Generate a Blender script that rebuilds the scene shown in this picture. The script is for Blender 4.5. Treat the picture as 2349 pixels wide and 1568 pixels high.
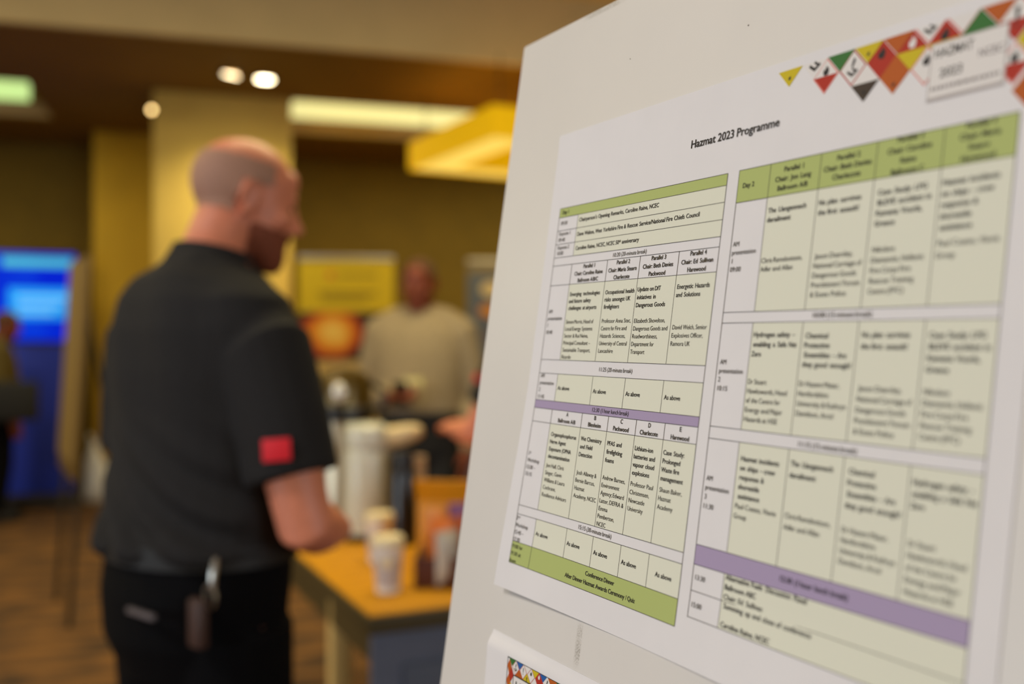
import bpy, bmesh, math, random
import numpy as np
from mathutils import Vector, Matrix

# ------------------------------------------------------------------ camera, world, lights, exposure
SC = bpy.context.scene
for o in list(bpy.data.objects): bpy.data.objects.remove(o)
COL = SC.collection
H = 1.42                                        # camera height
cd = bpy.data.cameras.new('camera'); cam = bpy.data.objects.new('camera', cd); COL.objects.link(cam)
cam.location = (0, 0, H); cam.rotation_euler = (math.pi/2, 0, 0)
cd.sensor_width = 36; cd.lens = 2283/2349*36; cd.clip_start = .01
cd.dof.use_dof = True; cd.dof.focus_distance = .595; cd.dof.aperture_fstop = 3.3
SC.camera = cam
SC.view_settings.view_transform = 'Standard'; SC.view_settings.look = 'None'
SC.view_settings.gamma = 1; SC.view_settings.use_curve_mapping = False
SC.view_settings.exposure = 0.0
W = bpy.data.worlds.new('world'); SC.world = W; W.use_nodes = True
W.node_tree.nodes['Background'].inputs[0].default_value = (1, .8, .55, 1)
W.node_tree.nodes['Background'].inputs[1].default_value = .02
TH = math.radians(17); CT, ST = math.cos(TH), math.sin(TH)
def rw(a, b, z=0.): return Vector((a*CT-b*ST, a*ST+b*CT, z))     # room frame -> world
ROOM = Matrix.Rotation(TH, 4, 'Z')
def light(name, kind, loc, energy, color, rot=None, target=None, **kw):
    l = bpy.data.lights.new(name, kind); l.energy = energy; l.color = color
    for k, v in kw.items(): setattr(l, k, v)
    o = bpy.data.objects.new(name, l); COL.objects.link(o); o.location = loc
    if target is not None: o.rotation_euler = (Vector(target)-Vector(loc)).to_track_quat('-Z', 'Y').to_euler()
    elif rot: o.rotation_euler = rot
    return o
WARM = (1, .85, .44); NEUT = (1, .95, .92); COOL = (.78, .9, 1); SPOTC = (1, .86, .46)
# daylight through a window behind and to the left of the photographer
light('window_and_fill_light', 'AREA', rw(-5.4, .2, 1.4), 104, COOL, target=rw(0, .6, 1.3), shape='RECTANGLE', size=3.2, size_y=1.8)
light('window_and_fill_light', 'AREA', rw(2.6, -3.3, 1.9), 110, COOL, target=rw(.4, 3.0, 1.0), shape='RECTANGLE', size=3.0, size_y=1.8)  # second cool light, added behind right to brighten the table front and cups
# ceiling panels of the near, higher ceiling
light('ceiling_panel_light', 'AREA', rw(-2.6, .8, 3.8), 74, NEUT, rot=(0, 0, TH), shape='RECTANGLE', size=1.2, size_y=1.2)
light('ceiling_panel_light', 'AREA', rw(1.0, 3.6, 3.8), 58, WARM, rot=(0, 0, TH), shape='RECTANGLE', size=1.2, size_y=1.2)
light('ceiling_panel_light', 'AREA', rw(-3.6, 4.2, 3.8), 100, WARM, rot=(0, 0, TH), shape='RECTANGLE', size=1.2, size_y=1.2)
# the two long recesses in the far ceiling
light('cove_glow', 'AREA', rw(3.2, 8.66, 3.35+.02), 80, (1, .88, .46), rot=(0, 0, TH), shape='RECTANGLE', size=4.8, size_y=.9)
light('cove_glow', 'AREA', rw(-3.5, 8.66, 3.35+.02), 45, (1, .9, .5), rot=(0, 0, TH), shape='RECTANGLE', size=4.2, size_y=.9)

# ------------------------------------------------------------------ materials
def lin(c):
    return tuple(((v/255)/12.92 if v/255 <= .04045 else ((v/255+.055)/1.055)**2.4) for v in c)
MATS = {}
def mat(name, rgb, rough=.6, var=.0, scale=20., bump=0., metal=0., emit=0., emitc=None, rgb2=None, sheen=0., spec=None, coat=0., trans=0., stretch=None):
    if name in MATS: return MATS[name]
    m = bpy.data.materials.new(name); m.use_nodes = True; nt = m.node_tree; b = nt.nodes['Principled BSDF']
    c = lin(rgb); b.inputs['Base Color'].default_value = (*c, 1); b.inputs['Roughness'].default_value = rough
    b.inputs['Metallic'].default_value = metal
    if sheen: b.inputs['Sheen Weight'].default_value = sheen
    if spec is not None: b.inputs['Specular IOR Level'].default_value = spec
    if coat: b.inputs['Coat Weight'].default_value = coat
    if trans: b.inputs['Transmission Weight'].default_value = trans
    if emit: b.inputs['Emission Color'].default_value = (*lin(emitc or rgb), 1); b.inputs['Emission Strength'].default_value = emit
    if var or bump or rgb2:
        tc = nt.nodes.new('ShaderNodeTexCoord'); mp = nt.nodes.new('ShaderNodeMapping'); n = nt.nodes.new('ShaderNodeTexNoise')
        n.inputs['Scale'].default_value = scale; n.inputs['Detail'].default_value = 5
        if stretch: mp.inputs['Scale'].default_value = stretch
        nt.links.new(tc.outputs['Object'], mp.inputs[0]); nt.links.new(mp.outputs[0], n.inputs[0])
        r = nt.nodes.new('ShaderNodeValToRGB')
        r.color_ramp.elements[0].position = .35; r.color_ramp.elements[1].position = .65
        c2 = lin(rgb2) if rgb2 else tuple(min(1, v*(1+var)) for v in c)
        c1 = c if rgb2 else tuple(v*(1-var) for v in c)
        r.color_ramp.elements[0].color = (*c1, 1); r.color_ramp.elements[1].color = (*c2, 1)
        nt.links.new(n.outputs['Fac'], r.inputs[0]); nt.links.new(r.outputs[0], b.inputs['Base Color'])
        if bump:
            bp = nt.nodes.new('ShaderNodeBump'); bp.inputs['Strength'].default_value = bump; bp.inputs['Distance'].default_value = .01
            nt.links.new(n.outputs['Fac'], bp.inputs['Height']); nt.links.new(bp.outputs[0], b.inputs['Normal'])
    MATS[name] = m; return m

# ------------------------------------------------------------------ mesh helpers
def bm_new(): return bmesh.new()
def box(bm, lo, hi, M=None, bevel=0.):
    lo = Vector(lo); hi = Vector(hi); c = (lo+hi)/2; s = hi-lo
    t = bmesh.new(); bmesh.ops.create_cube(t, size=1)
    for v in t.verts: v.co = Vector((v.co.x*s.x, v.co.y*s.y, v.co.z*s.z))+c
    if bevel: bmesh.ops.bevel(t, geom=t.edges[:], offset=bevel, segments=2, affect='EDGES', profile=.5)
    merge(bm, t, M); return bm
def merge(bm, t, M=None):
    vs = [bm.verts.new((M @ v.co) if M else v.co) for v in t.verts]; t.verts.index_update()
    for f in t.faces:
        try: bm.faces.new([vs[v.index] for v in f.verts])
        except ValueError: pass
    t.free()
def loft(bm, rings, n=24, cap=True, expo=2.0):
    """rings: (center, axis_u, axis_v, ru, rv); joins them into one closed tube"""
    rows = []
    for c, u, v, ru, rv in rings:
        c = Vector(c); u = Vector(u).normalized(); v = Vector(v).normalized(); row = []
        for k in range(n):
            a = 2*math.pi*k/n; x, y = math.cos(a), math.sin(a)
            if expo != 2: x, y = math.copysign(abs(x)**(2/expo), x), math.copysign(abs(y)**(2/expo), y)
            row.append(bm.verts.new(c+u*ru*x+v*rv*y))
        rows.append(row)
    for r0, r1 in zip(rows, rows[1:]):
        for k in range(n): bm.faces.new((r0[k], r0[(k+1) % n], r1[(k+1) % n], r1[k]))
    if cap: bm.faces.new(rows[0][::-1]); bm.faces.new(rows[-1])
    return bm
def lathe(bm, prof, c=(0, 0, 0), n=24, cap=True):
    return loft(bm, [((c[0], c[1], c[2]+z), (1, 0, 0), (0, 1, 0), r, r) for r, z in prof], n, cap)
def tube(bm, pts, radii, n=12, round_ends=True):
    pts = [Vector(p) for p in pts]
    if not hasattr(radii, '__len__'): radii = [radii]*len(pts)
    rings = []; ref = None
    for i, p in enumerate(pts):
        d = (pts[min(i+1, len(pts)-1)]-pts[max(i-1, 0)]).normalized()
        if ref is None: ref = Vector((0, 0, 1)) if abs(d.z) < .9 else Vector((1, 0, 0))
        u = (ref-d*ref.dot(d)).normalized(); ref = u; v = d.cross(u); r = radii[i]
        if i == 0 and round_ends:
            for t in (85, 55, 28): rings.append((p-d*r*math.sin(math.radians(t)), u, v, r*math.cos(math.radians(t)), r*math.cos(math.radians(t))))
        rings.append((p, u, v, r, r))
        if i == len(pts)-1 and round_ends:
            for t in (28, 55, 85): rings.append((p+d*r*math.sin(math.radians(t)), u, v, r*math.cos(math.radians(t)), r*math.cos(math.radians(t))))
    return loft(bm, rings, n)
def ell(bm, c, r, M=None, n=16):
    t = bmesh.new(); bmesh.ops.create_uvsphere(t, u_segments=n, v_segments=n//2+2, radius=1)
    for v in t.verts: v.co = Vector((v.co.x*r[0], v.co.y*r[1], v.co.z*r[2]))
    if M: bmesh.ops.transform(t, matrix=M.to_3x3().to_4x4(), verts=t.verts)
    for v in t.verts: v.co += Vector(c)
    merge(bm, t); return bm
def mesh_of(name, bm, m, smooth=True):
    bmesh.ops.recalc_face_normals(bm, faces=bm.faces[:])
    me = bpy.data.meshes.new(name); bm.to_mesh(me); bm.free()
    if m: me.materials.append(m)
    if smooth: me.polygons.foreach_set('use_smooth', [True]*len(me.polygons))
    return me
def sharp(me, ang=35):
    try: me.set_sharp_from_angle(angle=math.radians(ang))
    except Exception: pass
def obj(name, bm, m, parent=None, M=None, smooth=True, label=None):
    me = mesh_of(name, bm, m, smooth); sharp(me)
    o = bpy.data.objects.new(name, me); COL.objects.link(o)
    if M is not None: o.matrix_world = M
    if parent: o.parent = parent
    if label: o['label'] = label
    return o
def tag(o, label, cat, group=None):
    o['label'] = label; o['category'] = cat
    if group: o['group'] = group
    return o
def thing(name, label, cat, loc=(0, 0, 0), rz=0, M=None, group=None):
    o = bpy.data.objects.new(name, None); COL.objects.link(o); o.empty_display_size = .05
    if M is not None: o.matrix_world = M
    else: o.location = loc; o.rotation_euler = (0, 0, rz)
    return tag(o, label, cat, group)
def struct(name, bm, m, smooth=False, M=None, parent=None):
    o = obj(name, bm, m, parent, M, smooth)
    if not parent: o['kind'] = 'structure'
    return o
def dup(root):
    r = root.copy(); COL.objects.link(r)
    for ch in list(root.children):
        c = ch.copy(); COL.objects.link(c); c.parent = r
        for g in ch.children:
            d = g.copy(); COL.objects.link(d); d.parent = c
    return r
def remesh(name, bm, m, voxel=.006, smooth=6, fn=None):
    me = mesh_of(name, bm, m)
    o = bpy.data.objects.new(name, me); COL.objects.link(o)
    r = o.modifiers.new('r', 'REMESH'); r.mode = 'VOXEL'; r.voxel_size = voxel; r.use_smooth_shade = True
    s = o.modifiers.new('s', 'SMOOTH'); s.factor = .5; s.iterations = smooth
    dg = bpy.context.evaluated_depsgraph_get(); dg.update()
    me2 = bpy.data.meshes.new_from_object(o.evaluated_get(dg)); me2.name = name
    bpy.data.objects.remove(o); bpy.data.meshes.remove(me)
    if fn:
        co = np.empty(len(me2.vertices)*3, np.float32); me2.vertices.foreach_get('co', co); co = co.reshape(-1, 3)
        no = np.empty(len(me2.vertices)*3, np.float32); me2.vertices.foreach_get('normal', no)
        me2.vertices.foreach_set('co', fn(co, no.reshape(-1, 3)).astype(np.float32).ravel())
    if not me2.materials: me2.materials.append(m)
    me2.polygons.foreach_set('use_smooth', [True]*len(me2.polygons)); me2.update()
    return me2
def link(name, me, parent=None, label=None):
    o = bpy.data.objects.new(name, me); COL.objects.link(o)
    if parent: o.parent = parent
    if label: o['label'] = label
    return o
# ------------------------------------------------------------------ the room (a hotel function room with a lower far ceiling)
M_wall = mat('olive_brown_wall_paint', (116, 92, 14), .8, .06, 6, .05)
M_cream = mat('mustard_cream_paint', (222, 190, 96), .75, .03, 4, .03)
M_must = mat('mustard_paint', (206, 164, 34), .75, .04, 4, .03)
M_soff = mat('brown_soffit', (124, 92, 22), .8, .04, 3, .03)  # lower ceiling in one brown, darker than the upper
M_fasc = mat('pale_ceiling_paint', (216, 194, 142), .8, .03, 3, .03)
M_carpet = mat('patterned_brown_carpet', (46, 28, 10), .95, 0, 3.4, .25, rgb2=(126, 84, 34), stretch=(1.0, 3.2, 1))
SZ, HZ = 3.35, 3.86            # lower and upper ceiling height
bm = bm_new(); box(bm, (-7.6, -3.6, -.1), (6.7, 10.8, 0)); floor = struct('floor', bm, M_carpet, M=ROOM)
bm = bm_new(); box(bm, (-7.6, -3.6, HZ), (6.7, 6.63, HZ+.12)); struct('ceiling', bm, M_fasc, M=ROOM)
CL, CR, CE, C0_, C1_ = -1.28, .65, 5.7, 8.12, 9.40     # recesses: right end of the left one, left end of the right one, outer ends, front, back
bm = bm_new()
for lo, hi in [((-7.6, 6.67, SZ), (6.7, C0_, HZ+.1)), ((-7.6, C1_, SZ), (6.7, 10.8, HZ+.1)), ((-7.6, C0_, SZ), (-CE, C1_, HZ+.1)), ((CL, C0_, SZ), (CR, C1_, HZ+.1)), ((CE, C0_, SZ), (6.7, C1_, HZ+.1))]: box(bm, lo, hi)
struct('trim_1', bm, M_soff, M=ROOM)
bm = bm_new(); box(bm, (-7.6, 6.63, SZ+.003), (6.7, 6.67, HZ+.1)); struct('trim_2', bm, M_fasc, M=ROOM)
bm = bm_new(); box(bm, (-CE, C0_, SZ+.33), (CL, C1_, SZ+.45)); box(bm, (CR, C0_, SZ+.33), (CE, C1_, SZ+.45)); struct('trim_3', bm, M_fasc, M=ROOM)
bm = bm_new(); box(bm, (-CE, C1_-.09, SZ), (CL, C1_-.002, SZ+.12)); box(bm, (CR, C1_-.09, SZ), (CE, C1_-.002, SZ+.12)); struct('trim_4', bm, M_fasc, M=ROOM)
bm = bm_new(); box(bm, (-7.6, 10.6, 0), (6.7, 10.8, SZ)); struct('wall_back', bm, M_wall, M=ROOM)
bm = bm_new(); box(bm, (-7.6, -3.6, 0), (-7.45, 10.6, HZ)); struct('wall_left', bm, M_wall, M=ROOM)
bm = bm_new(); box(bm, (6.55, -3.6, 0), (6.7, 10.6, HZ)); struct('wall_right', bm, M_cream, M=ROOM)
bm = bm_new(); box(bm, (-7.45, -3.6, 0), (6.55, -3.48, HZ)); struct('wall_front', bm, M_cream, M=ROOM)
bm = bm_new(); box(bm, (-.40, 8.08, 0), (.635, 9.0, SZ), bevel=.008); struct('wall_pillar', bm, M_cream, M=ROOM)
bm = bm_new(); box(bm, (-1.0, 9.80, 0), (.3, 10.6, SZ), bevel=.008); struct('wall_pilaster', bm, M_must, M=ROOM)
bm = bm_new(); box(bm, (.3, 10.575, 0), (6.55, 10.6, .12)); box(bm, (-7.45, 10.575, 0), (-1.0, 10.6, .12)); struct('baseboard_back', bm, mat('dark_wood_skirting', (48, 30, 14), .5), M=ROOM)

# ceiling lamps
def cove(a0, a1, label, rgb, e):
    t = thing('cove_light', label, 'ceiling light', M=ROOM @ Matrix.Translation((a0, C1_-.01, SZ+.125)))
    bm = bm_new(); box(bm, (.05, -.03, .0), (a1-a0-.05, .0, .185), bevel=.004)
    obj('diffuser', bm, mat('cove_diffuser_%d' % rgb[0], rgb, .5, emit=e), t)
    bm = bm_new(); box(bm, (.02, -.045, -.004), (a1-a0-.02, .005, .0)); box(bm, (.02, -.045, .187), (a1-a0-.02, .005, .195)); obj('housing', bm, M_fasc, t)
cove(CR, CE, 'long glowing pale yellow strip light in the ceiling recess right of the pillar', (238, 234, 160), 0.95)
cove(-CE, CL-.13, 'greenish white strip light in the ceiling recess at upper left', (200, 234, 150), 1.0)
M_lampglow = mat('halogen_glow', (255, 236, 190), .4, emit=16)
M_bronze = mat('dark_bronze', (70, 50, 26), .4, metal=.6)
def downlight(a, b, label, z=SZ, tilt=(0, 0), power=42):
    p = rw(a, b, z); t = thing('downlight', label, 'ceiling light', p)
    bm = bm_new(); lathe(bm, [(.087, -.017), (.096, -.017), (.099, 0), (.073, .0), (.070, -.014), (.087, -.0172)], n=28, cap=False); obj('trim_ring', bm, M_bronze, t)
    bm = bm_new(); lathe(bm, [(.001, -.006), (.058, -.006), (.058, -.011), (.001, -.012)], n=24); o = obj('lamp', bm, M_lampglow, t)
    o.rotation_euler = (tilt[0], tilt[1], 0)
    light('downlight_beam', 'SPOT', p+Vector((0, 0, -.04)), power, SPOTC, rot=(0, 0, 0), spot_size=2.3, spot_blend=.8, shadow_soft_size=.06)
downlight(.155, 7.45, 'round glowing ceiling downlight, left one of the pair in front of the pillar', tilt=(.2, .25))
downlight(.40, 7.50, 'round glowing ceiling downlight, right one of the pair in front of the pillar')
# bright spot beside the pillar top, given an added bulb and stem
p = Vector(((348-1174.5)/2283*7.3, 7.3, H+(784-252)/2283*7.3))
t = thing('bright_spot', 'tiny bright spot of light on an added stem at the upper left edge of the pillar', 'ceiling light', p)
bm = bm_new(); ell(bm, (0, 0, 0), (.018,)*3); obj('bulb', bm, mat('pin_glow', (255, 214, 140), .4, emit=7), t)
bm = bm_new(); tube(bm, [(0, 0, .018), (0, 0, SZ-p.z)], .004, 8, False); lathe(bm, [(.03, SZ-.008-p.z), (.03, SZ-p.z)], n=12); obj('stem', bm, M_soff, t)
downlight(.05, 2.75, 'round unseen downlight added in the near ceiling above the bald man', z=HZ, power=60)  # added lamp that brightens the top of his head
# yellow square pendant ring lamp
def pendant():
    M = Matrix.Translation((.177, 7.52, 2.77)) @ Matrix.Rotation(math.radians(28), 4, 'Z')
    t = thing('pendant_lamp', 'large square yellow fabric ring lamp hanging below the ceiling near the white board', 'ceiling lamp', M=M)
    Wd, D, h, r = .73, .73, .21, .30
    Mf = mat('yellow_lamp_fabric', (236, 180, 4), .8, emit=.5, emitc=(232, 184, 0))
    for k, (lo, hi) in enumerate([((-Wd, -D, 0), (-Wd+.012, D, h)), ((Wd-.012, -D, 0), (Wd, D, h)), ((-Wd+.012, -D, 0), (Wd-.012, -D+.012, h)), ((-Wd+.012, D-.012, 0), (Wd-.012, D, h)),
                   ((-Wd+r, -D+r, 0), (-Wd+r+.012, D-r, h)), ((Wd-r-.012, -D+r, 0), (Wd-r, D-r, h)), ((-Wd+r+.012, -D+r, 0), (Wd-r-.012, -D+r+.012, h)), ((-Wd+r+.012, D-r-.012, 0), (Wd-r-.012, D-r, h))]):
        bm = bm_new(); box(bm, lo, hi); obj('shade_panel', bm, Mf, t, smooth=False)
    for lo, hi in [((-Wd+.013, -D+.013, .01), (-Wd+r-.001, D-.013, .02)), ((Wd-r+.001, -D+.013, .01), (Wd-.013, D-.013, .02)), ((-Wd+r, -D+.013, .01), (Wd-r, -D+r-.001, .02)), ((-Wd+r, D-r+.001, .01), (Wd-r, D-.013, .02))]:
        bm = bm_new(); box(bm, lo, hi); obj('diffuser', bm, mat('pendant_diffuser', (250, 214, 98), .5, emit=1.0), t, smooth=False)
    for x in (-1, 1):
        for y in (-1, 1): bm = bm_new(); tube(bm, [(x*(Wd-.1), y*(D-.1), .02), (x*(Wd-.1), y*(D-.1), SZ-2.77)], .005, 8, False); obj('rod', bm, M_bronze, t)
    light('pendant_glow', 'AREA', Vector((.177, 7.52, 2.76)), 22, (1, .78, .34), rot=(0, 0, math.radians(28)), shape='RECTANGLE', size=1.4, size_y=1.4)
pendant()
# ------------------------------------------------------------------ the white flip-chart board with its papers
R0 = Vector((.4873929717, .8731706139*-1, -.0046010962)); R0 = Vector((.4873929717, -.8731706139, -.0046010962))      # along the board, left to right
UP = Vector((.1292728754, .0669452347, .9893466830))                                                                 # up the board
NR = R0.cross(UP).normalized()                                                                                        # out of the board, towards the room
BO = Vector((.0346062258, .7, H+.0934212991))                                                                         # upper left corner of the printed timetable
BM = Matrix(((R0.x, UP.x, NR.x, BO.x), (R0.y, UP.y, NR.y, BO.y), (R0.z, UP.z, NR.z, BO.z), (0, 0, 0, 1)))
def board_mat():
    m = mat('cream_board_laminate', (224, 221, 220), .42, .015, 8, .01); nt = m.node_tree; b = nt.nodes['Principled BSDF']
    src = b.inputs['Base Color'].links[0].from_socket
    tc = nt.nodes.new('ShaderNodeTexCoord'); sep = nt.nodes.new('ShaderNodeSeparateXYZ'); nt.links.new(tc.outputs['Object'], sep.inputs[0])
    no = nt.nodes.new('ShaderNodeTexNoise'); no.inputs['Scale'].default_value = 900; no.inputs['Detail'].default_value = 3; nt.links.new(tc.outputs['Object'], no.inputs[0])
    n2 = nt.nodes.new('ShaderNodeTexNoise'); n2.inputs['Scale'].default_value = 70; nt.links.new(tc.outputs['Object'], n2.inputs[0])
    def band(out, c, w):
        s = nt.nodes.new('ShaderNodeMath'); s.operation = 'SUBTRACT'; nt.links.new(out, s.inputs[0]); s.inputs[1].default_value = c
        a = nt.nodes.new('ShaderNodeMath'); a.operation = 'ABSOLUTE'; nt.links.new(s.outputs[0], a.inputs[0])
        r = nt.nodes.new('ShaderNodeMapRange'); r.interpolation_type = 'SMOOTHSTEP'; nt.links.new(a.outputs[0], r.inputs[0])
        r.inputs[1].default_value = w; r.inputs[2].default_value = w*.35; r.inputs[3].default_value = 0; r.inputs[4].default_value = 1
        return r.outputs[0]
    def mul(a, c):
        k = nt.nodes.new('ShaderNodeMath'); k.operation = 'MULTIPLY'; nt.links.new(a, k.inputs[0]); nt.links.new(c, k.inputs[1]); return k.outputs[0]
    st = []
    for cx, wx, cy, wy in [(.086, .0042, -.281, .016), (.024, .030, .1385, .0028)]: st.append(mul(band(sep.outputs[0], cx, wx), band(sep.outputs[1], cy, wy)))
    mx = nt.nodes.new('ShaderNodeMath'); mx.operation = 'MAXIMUM'; nt.links.new(st[0], mx.inputs[0]); nt.links.new(st[1], mx.inputs[1])
    r = nt.nodes.new('ShaderNodeMapRange'); nt.links.new(no.outputs['Fac'], r.inputs[0]); r.inputs[1].default_value = .40; r.inputs[2].default_value = .62; r.inputs[3].default_value = .15; r.inputs[4].default_value = .75
    r2 = nt.nodes.new('ShaderNodeMapRange'); nt.links.new(n2.outputs['Fac'], r2.inputs[0]); r2.inputs[1].default_value = .35; r2.inputs[2].default_value = .6; r2.inputs[3].default_value = .35; r2.inputs[4].default_value = 1
    f = mul(mul(mx.outputs[0], r.outputs[0]), r2.outputs[0])
    mix = nt.nodes.new('ShaderNodeMixRGB'); nt.links.new(f, mix.inputs[0]); nt.links.new(src, mix.inputs[1]); mix.inputs[2].default_value = (*lin((120, 112, 96)), 1)
    nt.links.new(mix.outputs[0], b.inputs['Base Color']); return m
M_board = board_mat(); M_edge = mat('cream_board_edge', (214, 204, 186), .5)
M_steel = mat('grey_steel_tube', (120, 118, 114), .4, metal=.7)
board = thing('flipchart_board', 'large cream white flip chart board on an easel carrying the printed timetable', 'display board', M=BM)
bm = bm_new(); box(bm, (-.0895, -.86, -.018), (.62, .1412, 0), bevel=.0018)
obj('panel', bm, M_board, board)
bm = bm_new(); box(bm, (-.02, -.875, -.016), (.56, -.862, .05), bevel=.003); box(bm, (-.02, -.862, .045), (.56, -.85, .05)); obj('pen_tray', bm, M_edge, board)
BI = BM.inverted()
def leg(top, foot):
    bm = bm_new(); tube(bm, [BI @ Vector(top), BI @ Vector(foot)], .011, 10); obj('leg', bm, M_steel, board)
for x in (.02, .52):
    a = BM @ Vector((x, -.3, -.032)); d = -UP; f = a+d*((a.z-.012)/UP.z); leg(a, f)
a = BM @ Vector((.27, .05, -.032)); leg(a, (a.x+.42, a.y+.24, .012))
bm = bm_new(); tube(bm, [(-.0, -.35, -.03), (.54, -.35, -.03)], .009, 8); tube(bm, [(0, -.3, -.03), (.27, .05, -.032), (.52, -.3, -.03)], .009, 8); obj('brace', bm, M_steel, board)
for (x, y, r) in [(.1759, .0838, .0005), (.0632, .0929, .0004)]:
    bm = bm_new(); lathe(bm, [(r*.2, 0), (r, 0), (r, .0001), (r*.2, .0001)], (x, y, .00005), 8); obj('pin_hole', bm, mat('pin_hole', (110, 98, 86), .9), board)

REG = {}; BOLD = {}
def setw(d, s):
    for tok in s.split():
        ch, w = tok.rsplit('=', 1)
        for c in ch: d[c] = int(w)
    d[' '] = 278
setw(REG, "0123456789=556 abdeghnopqu=556 c=500 ijl=222 f=278 k=500 m=833 r=333 s=500 t=278 v=500 w=722 xyz=500 ABEKPSVXY=667 CDHNRUw=722 FTZ=611 GOQ=778 I=278 J=500 L=556 M=833 W=944 .,:;/=278 ()-=333 –=556 &=667 '=191 !=278 ?=556")
setw(BOLD, "0123456789=556 aces=556 bdghnopqu=611 ijl=278 fr=389 t=333 k=556 m=889 vxy=556 w=778 z=500 AKBCDHNRU=722 EPSVXY=667 FTLZ=611 GOQ=778 I=278 J=556 M=833 W=944 .,=278 :;()-=333 /=278 –=556 &=722 '=238 !=333 ?=611")
REG['w'] = 722
def tw(s, b): return sum((BOLD if b else REG).get(c, 556) for c in s)/1000
class Print:
    """flat print on a sheet: rectangles, polygons and lettering in sheet millimetres (y down), laid onto the curled sheet"""
    def __init__(self, parent, lift, layer=.12): self.p = parent; self.lift = lift; self.jobs = []
    def at(self, x, y, k): return Vector((x/1000, -y/1000, (self.lift(x, y)+k)/1000))
    def poly(self, bm, pts, k): bm.faces.new([bm.verts.new(self.at(x, y, k)) for x, y in pts])
    def rect(self, bm, x0, y0, x1, y1, k, step=8):
        nx = max(1, int((x1-x0)/step)); ny = max(1, int((y1-y0)/step))
        g = [[bm.verts.new(self.at(x0+(x1-x0)*i/nx, y0+(y1-y0)*j/ny, k)) for i in range(nx+1)] for j in range(ny+1)]
        for j in range(ny):
            for i in range(nx): bm.faces.new((g[j][i], g[j+1][i], g[j+1][i+1], g[j][i+1]))
    def text(self, s, x, y, em_w, em_h, bold=False, align='L', rot=0., key='lettering', rgb=(34, 30, 32)):
        wid = tw(s.replace('^', ''), bold)*em_w; x0 = x-wid/2 if align == 'C' else x; i = 0
        for part in s.split(' '):
            if not part: i += 1; x0 += .278*em_w; continue
            segs = part.split('^')
            for k, sg in enumerate(segs):
                if not sg: continue
                f = .62 if k else 1
                self.jobs.append([sg, x0, y-(.32*em_h if k else 0), tw(sg, bold)*em_w*f, em_h*f, bold, key, rgb]); x0 += tw(sg, bold)*em_w*f
            x0 += .278*em_w
    def flush(self):
        tmp = []; cap = None
        refs = []
        for b in (0, 1):
            c = bpy.data.curves.new('t', 'FONT'); c.body = 'H'; c.size = 1; o = bpy.data.objects.new('t', c); COL.objects.link(o); refs.append(o)
        seen = {}
        for j in self.jobs:
            kk = (j[0], j[5])
            if kk in seen: continue
            c = bpy.data.curves.new('t', 'FONT'); c.body = j[0]; c.size = 1; c.resolution_u = 3; c.fill_mode = 'FRONT'
            if j[5]: c.offset = .015
            o = bpy.data.objects.new('t', c); COL.objects.link(o); seen[kk] = o
        dg = bpy.context.evaluated_depsgraph_get(); dg.update()
        def get(o):
            me = bpy.data.meshes.new_from_object(o.evaluated_get(dg)); n = len(me.vertices); co = np.empty(n*3, np.float32); me.vertices.foreach_get('co', co)
            fs = [tuple(p.vertices) for p in me.polygons]; bpy.data.meshes.remove(me); return co.reshape(-1, 3), fs
        caph = get(refs[0])[0][:, 1].max(); geo = {k: get(o) for k, o in seen.items()}
        for o in refs+list(seen.values()):
            c = o.data; bpy.data.objects.remove(o); bpy.data.curves.remove(c)
        groups = {}
        for sg, x, y, wd, eh, b, key, rgb in self.jobs:
            co, fs = geo[(sg, b)]
            if not len(co): continue
            lo, hi = co[:, 0].min(), co[:, 0].max(); bear = .04*wd/max(1, len(sg))
            sy = .716*eh/caph; sx = min((wd-2*bear)/max(1e-6, hi-lo), sy*1.02); bear = (wd-sx*(hi-lo))/2; V, F, _ = groups.setdefault(key, ([], [], rgb)); n = len(V)
            for px, py, _z in co: V.append(self.at(x+bear+(px-lo)*sx, y-py*sy, .30))
            F.extend(tuple(n+i for i in f) for f in fs)
        for key, (V, F, rgb) in groups.items():
            me = bpy.data.meshes.new(key); me.from_pydata(V, [], F); me.materials.append(mat('ink_%d_%d_%d' % rgb, rgb, .7))
            o = bpy.data.objects.new(key, me); COL.objects.link(o); o.parent = self.p
    def out(self, name, bm, m):
        me = bpy.data.meshes.new(name); bm.to_mesh(me); bm.free(); me.materials.append(m); o = bpy.data.objects.new(name, me); COL.objects.link(o); o.parent = self.p; return o
def sheet(name, x0, y0, x1, y1, lift, m, parent):
    bm = bm_new(); nx, ny = 44, 90; th = .16
    def g(k): return [[bm.verts.new(Vector((X/1000, -Y/1000, (lift(X, Y)+k)/1000))) for X in np.linspace(x0, x1, nx+1)] for Y in np.linspace(y0, y1, ny+1)]
    t, u = g(0), g(-th)
    for j in range(ny):
        for i in range(nx):
            bm.faces.new((t[j][i], t[j+1][i], t[j+1][i+1], t[j][i+1])); bm.faces.new((u[j][i], u[j][i+1], u[j+1][i+1], u[j+1][i]))
    ring = [(0, i) for i in range(nx+1)]+[(j, nx) for j in range(1, ny+1)]+[(ny, i) for i in range(nx-1, -1, -1)]+[(j, 0) for j in range(ny-1, 0, -1)]
    for a, b in zip(ring, ring[1:]+ring[:1]): bm.faces.new((t[a[0]][a[1]], t[b[0]][b[1]], u[b[0]][b[1]], u[a[0]][a[1]]))
    return obj(name, bm, m, parent)
M_paper = mat('white_printer_paper', (233, 231, 236), .7, .01, 30)
HAZ = {'yellow': (208, 186, 0), 'white': (232, 228, 228), 'red': (178, 36, 8), 'green': (48, 112, 44), 'orange': (186, 88, 2), 'brown': (62, 46, 34), 'blue': (20, 92, 168), 'ink': (30, 26, 28), 'pink': (222, 130, 122)}
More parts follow.
